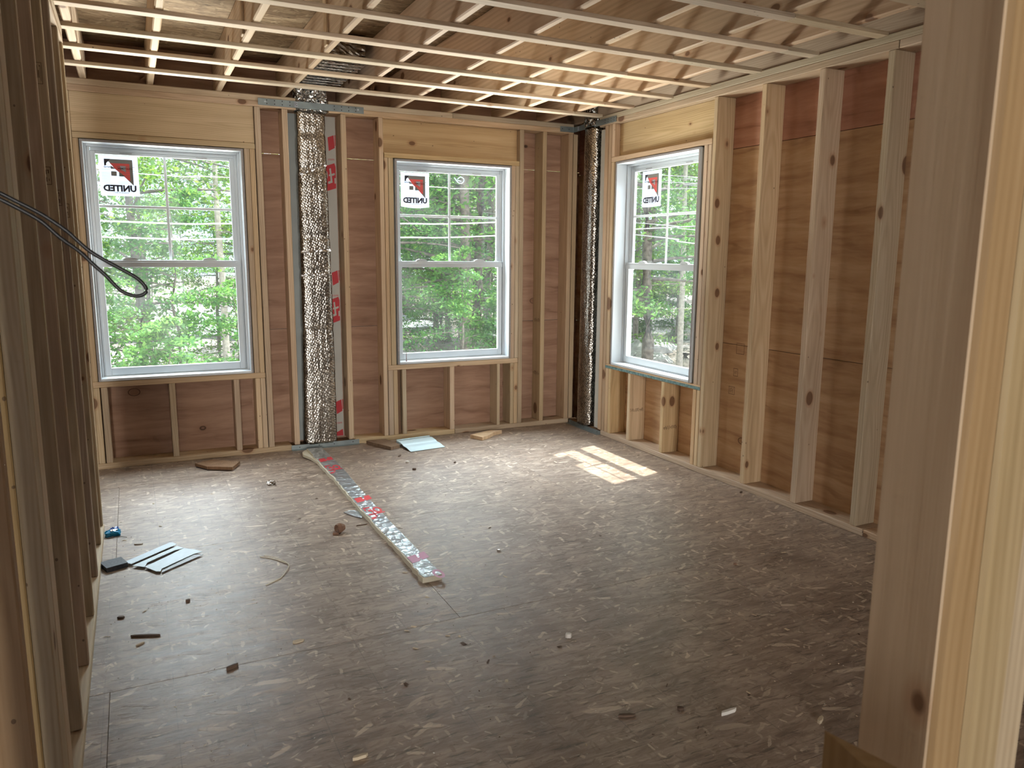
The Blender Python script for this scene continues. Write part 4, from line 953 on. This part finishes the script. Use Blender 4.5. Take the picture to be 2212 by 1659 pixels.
# right wall frame: u across, v depth; side faces of the studs look towards +u (the camera side)
for u, z in ((.8914, .255), (1.2954, .205)): stamp(wr_, 'grade_stamp', tally(.008, z, .125, z + .026, 15), u, 'yz')
stamp(wr_, 'panel_stamp', frame_cells(1.83, .80, 1.90, .868) , .1402, 'xz'); stamp(wr_, 'panel_stamp', frame_cells(1.815, .655, 1.855, .705) + tally(1.825, .67, 1.845, .69, 4), .1402, 'xz'); stamp(wr_, 'panel_stamp', frame_cells(1.78, .535, 1.835, .585) + tally(1.79, .545, 1.825, .575, 5), .1402, 'xz')
for u, z in ((-2.383, 1.63), (-1.985, 1.58), (-1.582, 1.55)): stamp(wleft, 'grade_stamp', frame_cells(.012, z, .075, z + .06, .002) + tally(.018, z + .01, .068, z + .025, 7) + tally(.018, z + .035, .068, z + .05, 7), u - .0003, 'yz')
stamp(wleft, 'grade_stamp', frame_cells(.012, 1.96, .040, 2.03, .0015) + tally(.016, 1.97, .036, 2.02, 4), -2.383 - .0003, 'yz')
for (x, y0, z) in ((-.2815, .02, .42), (-.2815, .02, .86)): stamp(wb, 'grade_stamp', tally(y0, z, y0 + .10, z + .03, 12), x, 'yz')

# ------------------------------------------------------------------ outdoors
bm = bmesh.new(); bmesh.ops.create_grid(bm, x_segments=90, y_segments=90, size=60)
rnd = random.Random(4)
for v in bm.verts:
    x, y = v.co.x + 10, v.co.y + 25
    z = -1.25 + .12 * math.sin(x * .7) * math.cos(y * .5) + .06 * math.sin(x * 2.1 + y)
    if x > 4: z += .12 * min(1, (x - 4) / 4)
    if -6.2 < x < .6 and y < 1.0: z = -1.3
    v.co = Vector((x, y, z))
me = bpy.data.meshes.new('ground'); bm.to_mesh(me); bm.free(); me.materials.append(M['ground']); g = link('ground', me, None, 'structure'); g['label'] = 'rough leaf-strewn ground outside the house'
fd = board('foundation', None, (-5.85, -9.0, -1.45), (.15, .15, -.241), 'rock', 0, noswap=True, kind='structure'); fd['label'] = 'concrete foundation under the floor'
rd = board('gravel_road', None, (-40, 19, -1.32), (6.5, 34, -1.02), 'gravel', 0, noswap=True, kind='structure'); rd['label'] = 'pale gravel road glimpsed through the trees'

def leaf_cloud(name, centers, per, size, mat, seed, flat=.35, droop=.25):
    """many small pointed leaves, each a folded pair of triangles, gathered round twig centres (x,y,z,radius,dx,dy)"""
    r = np.random.RandomState(seed)
    C = np.array([c[:3] for c in centers]); RR = np.array([c[3] for c in centers])
    C = np.repeat(C, per, 0); RR = np.repeat(RR, per)
    n = len(C); d = r.normal(size=(n, 3)); d /= np.linalg.norm(d, axis=1)[:, None]; d *= (r.rand(n) ** .5 * RR)[:, None]; d[:, 2] *= flat
    P = C + d; P[:, 2] -= droop * (d[:, 0] ** 2 + d[:, 1] ** 2) / np.maximum(RR, .05)
    th = r.rand(n) * 2 * np.pi; tl = r.normal(0, .55, n); tw = r.normal(0, .6, n)
    a = np.stack([np.cos(th) * np.cos(tl), np.sin(th) * np.cos(tl), np.sin(tl)], 1)
    b = np.stack([-np.sin(th) * np.cos(tw), np.cos(th) * np.cos(tw), np.sin(tw)], 1)
    s_ = (size * r.uniform(.6, 1.3, n))[:, None]
    V = np.stack([P - a * s_, P + b * s_ * .5, P + a * s_, P - b * s_ * .5], 1).reshape(-1, 3)
    me = bpy.data.meshes.new(name); me.vertices.add(n * 4); me.vertices.foreach_set('co', V.ravel())
    me.loops.add(n * 4); me.loops.foreach_set('vertex_index', np.arange(n * 4)); me.polygons.add(n)
    me.polygons.foreach_set('loop_start', np.arange(n) * 4); me.polygons.foreach_set('loop_total', np.full(n, 4)); me.update(); me.validate()
    me.materials.append(M[mat]); return me
def tree_parts(kind, seed, H, r0, lean=0.0):
    rnd = random.Random(seed)
    trunk = [(0, 0, -.15)]; k = 9
    for i in range(1, k + 1):
        t = i / k; trunk.append((lean * H * t + rnd.uniform(-.05, .05), rnd.uniform(-.05, .05), H * t))
    bark = 'bark_birch' if kind == 'birch' else 'bark'
    tr = tube(smooth_path(trunk, 2), [r0 * (1.15 if i == 0 else 1) * (1 - .8 * (i / (2 * k))) for i in range(2 * k + 1)], bark, None, seg=8)
    # branches joined as one mesh
    bms = bmesh.new(); centers = []
    if kind == 'hemlock': nb, z0, per, size, mat, flat = 46, .05, 42, .038, 'leaf_dark', .28
    elif kind == 'birch': nb, z0, per, size, mat, flat = 24, .30, 36, .048, 'leaf', .5
    elif kind == 'maple': nb, z0, per, size, mat, flat = 36, .16, 36, .060, 'leaf2', .42
    elif kind == 'sapling': nb, z0, per, size, mat, flat = 26, .04, 36, .048, 'leaf2', .4
    else: nb, z0, per, size, mat, flat = 36, .10, 40, .052, 'leaf', .35
    for i in range(nb):
        z = H * (z0 + (1 - z0) * (i + rnd.random()) / nb); az = rnd.uniform(0, 2 * PI)
        sh_ = (1 - z / H) if kind == 'hemlock' else (math.sin(PI * min(1, max(.1, (z / H - z0) / (1 - z0) * .85 + .12))))
        L = H * (.26 if kind != 'birch' else .16) * (.35 + .75 * sh_) * rnd.uniform(.7, 1.15)
        rise = rnd.uniform(-.12, .12) if kind == 'hemlock' else rnd.uniform(.0, .4)
        path = [(lean * z + math.cos(az) * L * t, math.sin(az) * L * t, z + rise * L * t - .18 * L * t * t) for t in (0, .25, .5, .75, 1)]
        me = tube(path, [max(.004, r0 * .28 * (1 - t) + .004) for t in (0, .25, .5, .75, 1)], bark, None, seg=4); bms.from_mesh(me); bpy.data.meshes.remove(me)
        for t in (.3, .5, .68, .85, 1.0):
            j = rnd.uniform(-.12, .12) * L
            centers.append((lean * z + math.cos(az) * L * t - math.sin(az) * j, math.sin(az) * L * t + math.cos(az) * j, z + rise * L * t - .18 * L * t * t + .03, L * rnd.uniform(.20, .34) + .10))
    bme = bpy.data.meshes.new('branches'); bms.to_mesh(bme); bms.free(); bme.materials.append(M[bark])
    lf = leaf_cloud('foliage', centers, per, size, mat, seed, flat)
    return tr, bme, lf

def tree(proto, x, y, label, sc=1.0, rot=0.0, group=None, name='deciduous_tree', z=-1.2, cat='tree'):
    o = thing(name, label, cat, (x, y, z), rot, group); o.scale = (sc, sc, sc)
    link('trunk', proto[0], o); link('branches', proto[1], o, 'stuff'); link('foliage', proto[2], o, 'stuff'); return o
P_B1 = tree_parts('beech', 11, 8.5, .085); P_B2 = tree_parts('beech', 12, 7.0, .06, .02); P_M1 = tree_parts('maple', 13, 9.5, .12, -.015); P_M2 = tree_parts('maple', 14, 9.0, .13, .03)
P_H1 = tree_parts('hemlock', 15, 8.0, .10); P_H2 = tree_parts('hemlock', 19, 6.0, .07); P_K1 = tree_parts('birch', 16, 9.0, .065, -.01); P_S1 = tree_parts('sapling', 17, 3.6, .03); P_S2 = tree_parts('sapling', 18, 2.4, .02, .03)
# seen through the left back window
tree(P_B1, -3.20, 7.0, 'slender grey-trunked beech left of centre in the left back window', .95, .5)
tree(P_K1, -1.92, 8.0, 'pale speckled birch trunk at the right side of the left back window', 1.0, 1.2, name='birch_tree')
tree(P_H2, -4.05, 6.2, 'dark hemlock at the left edge of the left back window', .85, 2.2, name='hemlock_tree')
tree(P_B2, -3.00, 10.5, 'thin beech behind the grey beech in the left back window', .8, 3.1)
tree(P_S1, -2.75, 6.0, 'bright leafy sapling low in the middle of the left back window', .95, .3, name='sapling')
tree(P_S1, -2.05, 5.2, 'leafy sapling low at the right of the left back window', .62, 2.5, name='sapling')
tree(P_S1, -3.70, 5.0, 'leafy sapling low at the left of the left back window', .66, 4.0, name='sapling')
tree(P_S2, -2.95, 4.4, 'lowest leafy sapling close under the left back window', .75, 5.0, name='sapling')
tree(P_B2, -1.35, 11.0, 'thin beech behind the birch in the left back window', .78, 1.0)
# right back window
tree(P_M1, 2.03, 7.0, 'stout grey maple trunk right of centre in the right back window', 1.0, .2, name='maple_tree')
tree(P_M2, 2.50, 7.7, 'leaning twin maple trunk beside the stout maple in the right back window', 1.0, .4, name='maple_tree')
tree(P_M1, 3.85, 10.2, 'farther grey maple at the right edge of the right back window', .9, 2.0, name='maple_tree')
tree(P_H1, .62, 6.8, 'dense hemlock filling the left half of the right back window', .85, 1.0, name='hemlock_tree')
tree(P_H1, 1.55, 9.5, 'second hemlock behind the maples in the right back window', .95, 2.6, name='hemlock_tree')
tree(P_B1, 1.1, 12.0, 'beech rising behind the hemlock in the right back window', 1.0, 4.2)
tree(P_S1, 1.25, 5.4, 'leafy sapling low in the right back window', .75, 1.7, name='sapling')
tree(P_S2, 1.9, 5.6, 'small sapling at the foot of the maples', .85, .6, name='sapling')
# right wall window
tree(P_M2, 5.62, 6.6, 'dark maple trunk at the left of the right wall window', 1.0, 3.0, name='maple_tree')
tree(P_K1, 7.55, 8.0, 'pale birch trunk at the right of the right wall window', 1.1, .2, name='birch_tree')
tree(P_B1, 8.6, 11.2, 'beech in the middle of the right wall window', 1.0, 5.1)
tree(P_B2, 7.2, 9.6, 'young beech between the trunks in the right wall window', 1.0, .9)
tree(P_M1, 10.5, 11.8, 'leafy maple behind the birch in the right wall window', .95, 1.9, name='maple_tree')
tree(P_M1, 11.4, 14.5, 'tall maple at the back of the right wall window view', 1.0, 2.9, name='maple_tree')
tree(P_S1, 9.6, 13.0, 'sapling at the bank edge left in the right wall window', .9, 1.0, name='sapling')
tree(P_S2, 11.2, 13.0, 'low bushy sapling at the bank edge right in the right wall window', 1.0, 2.0, name='sapling')
tree(P_S2, 10.4, 13.6, 'low bushy sapling at the bank edge centre in the right wall window', 1.1, 3.0, name='sapling')
# woodland beyond
rnd = random.Random(77); protos = [P_B1, P_M1, P_M2, P_B2, P_H1]
spots = []
for i in range(34): spots.append((rnd.uniform(2.8, 30), rnd.uniform(14, 30)))
for i in range(16): spots.append((rnd.uniform(12, 34), rnd.uniform(1, 14)))
for i in range(9): spots.append((rnd.uniform(-9, 3), rnd.uniform(11.5, 17)))
for i, (x, y) in enumerate(spots):
    if x < 6.5 and 18.5 < y < 35: y = 14 + (y - 18.5) * .25
    s_ = rnd.uniform(.85, 1.15) if x > 0 else rnd.uniform(.42, .58)
    tree(protos[i % 5], x, y, 'green woodland tree in the mass of trees beyond the nearer trunks', s_, rnd.uniform(0, 6), 'woodland beyond the house', 'woodland_tree')
for i in range(26): tree(protos[i % 4], -26 + i * 2.1 + rnd.uniform(-.6, .6), rnd.uniform(36, 42), 'distant tree of the line across the pale road', rnd.uniform(.42, .6) if -26 + i * 2.1 < 4 else 1.0, rnd.uniform(0, 6), 'far tree line across the road', 'distant_tree')
# rocks and stump outside the right window
def rock(x, y, s_, label, seed):
    bm = bmesh.new(); bmesh.ops.create_icosphere(bm, subdivisions=2, radius=1); r = random.Random(seed)
    for v in bm.verts: v.co *= r.uniform(.8, 1.15); v.co.z *= .45
    me = bpy.data.meshes.new('rock'); bm.to_mesh(me); bm.free(); me.materials.append(M['rock']); o = link('rock', me); o.location = (x, y, -1.10); o.scale = (s_, s_ * .8, s_); tag(o, label, 'rock')
rock(7.7, 9.3, .55, 'flat grey rock slab outside the right wall window, nearest', 1); rock(8.9, 11.2, .8, 'broad grey rock slab left outside the right wall window', 2); rock(9.6, 11.2, .5, 'small grey rock behind the slabs outside the right wall window', 3); rock(8.2, 10.4, .35, 'small rounded rock between the slabs outside the right wall window', 4)
tag(tube([(8.05, 8.45, -1.2), (8.05, 8.45, -.95), (8.07, 8.45, -.78)], [.17, .15, .145], 'bark_birch', 'tree_stump', seg=12), 'pale sawn tree stump low in the right wall window', 'stump')
# overhead wires along the road side and the service drop
def wire(pts, r, label): tag(tube(smooth_path(pts, 6), r, 'wire', 'overhead_wire', seg=6), label, 'wire', 'overhead wires')
wire([(-10.305, 4, 2.418), (-3.115, 4, 2.244), (-2.485, 4, 2.248), (0.237, 4, 2.254), (1.136, 4, 2.267), (6.751, 4, 2.517)], 0.005, 'thin highest overhead wire crossing both back windows')
wire([(-10.305, 4, 1.893), (-3.531, 4, 1.731), (-2.187, 4, 1.734), (-0.167, 4, 1.783), (1.137, 4, 1.830), (6.751, 4, 2.189)], 0.0095, 'thick middle overhead wire crossing both back windows')
wire([(-10.305, 4, 1.729), (-3.526, 4, 1.560), (-2.191, 4, 1.561), (-0.169, 4, 1.610), (1.137, 4, 1.654), (6.751, 4, 1.992)], 0.0095, 'lowest overhead wire crossing both back windows')
wire([(3.4, 14, 2.588), (3.4, 3.840, 1.871), (3.4, 2.610, 1.745), (3.4, -3, 1.335)], 0.006, 'overhead wire in the right wall window, upper of two thick')
wire([(3.4, 14, 2.440), (3.4, 3.840, 1.700), (3.4, 2.610, 1.570), (3.4, -3, 1.147)], 0.0085, 'overhead wire in the right wall window, lower of two thick')
wire([(3.4, 14, 3.660), (3.4, 3.376, 2.505), (3.4, 2.600, 2.377), (3.4, -3, 1.717)], 0.004, 'thin overhead wire in the right wall window, upper')
wire([(3.4, 14, 3.445), (3.4, 3.360, 2.413), (3.4, 2.600, 2.301), (3.4, -3, 1.712)], 0.004, 'thin overhead wire in the right wall window, lower')
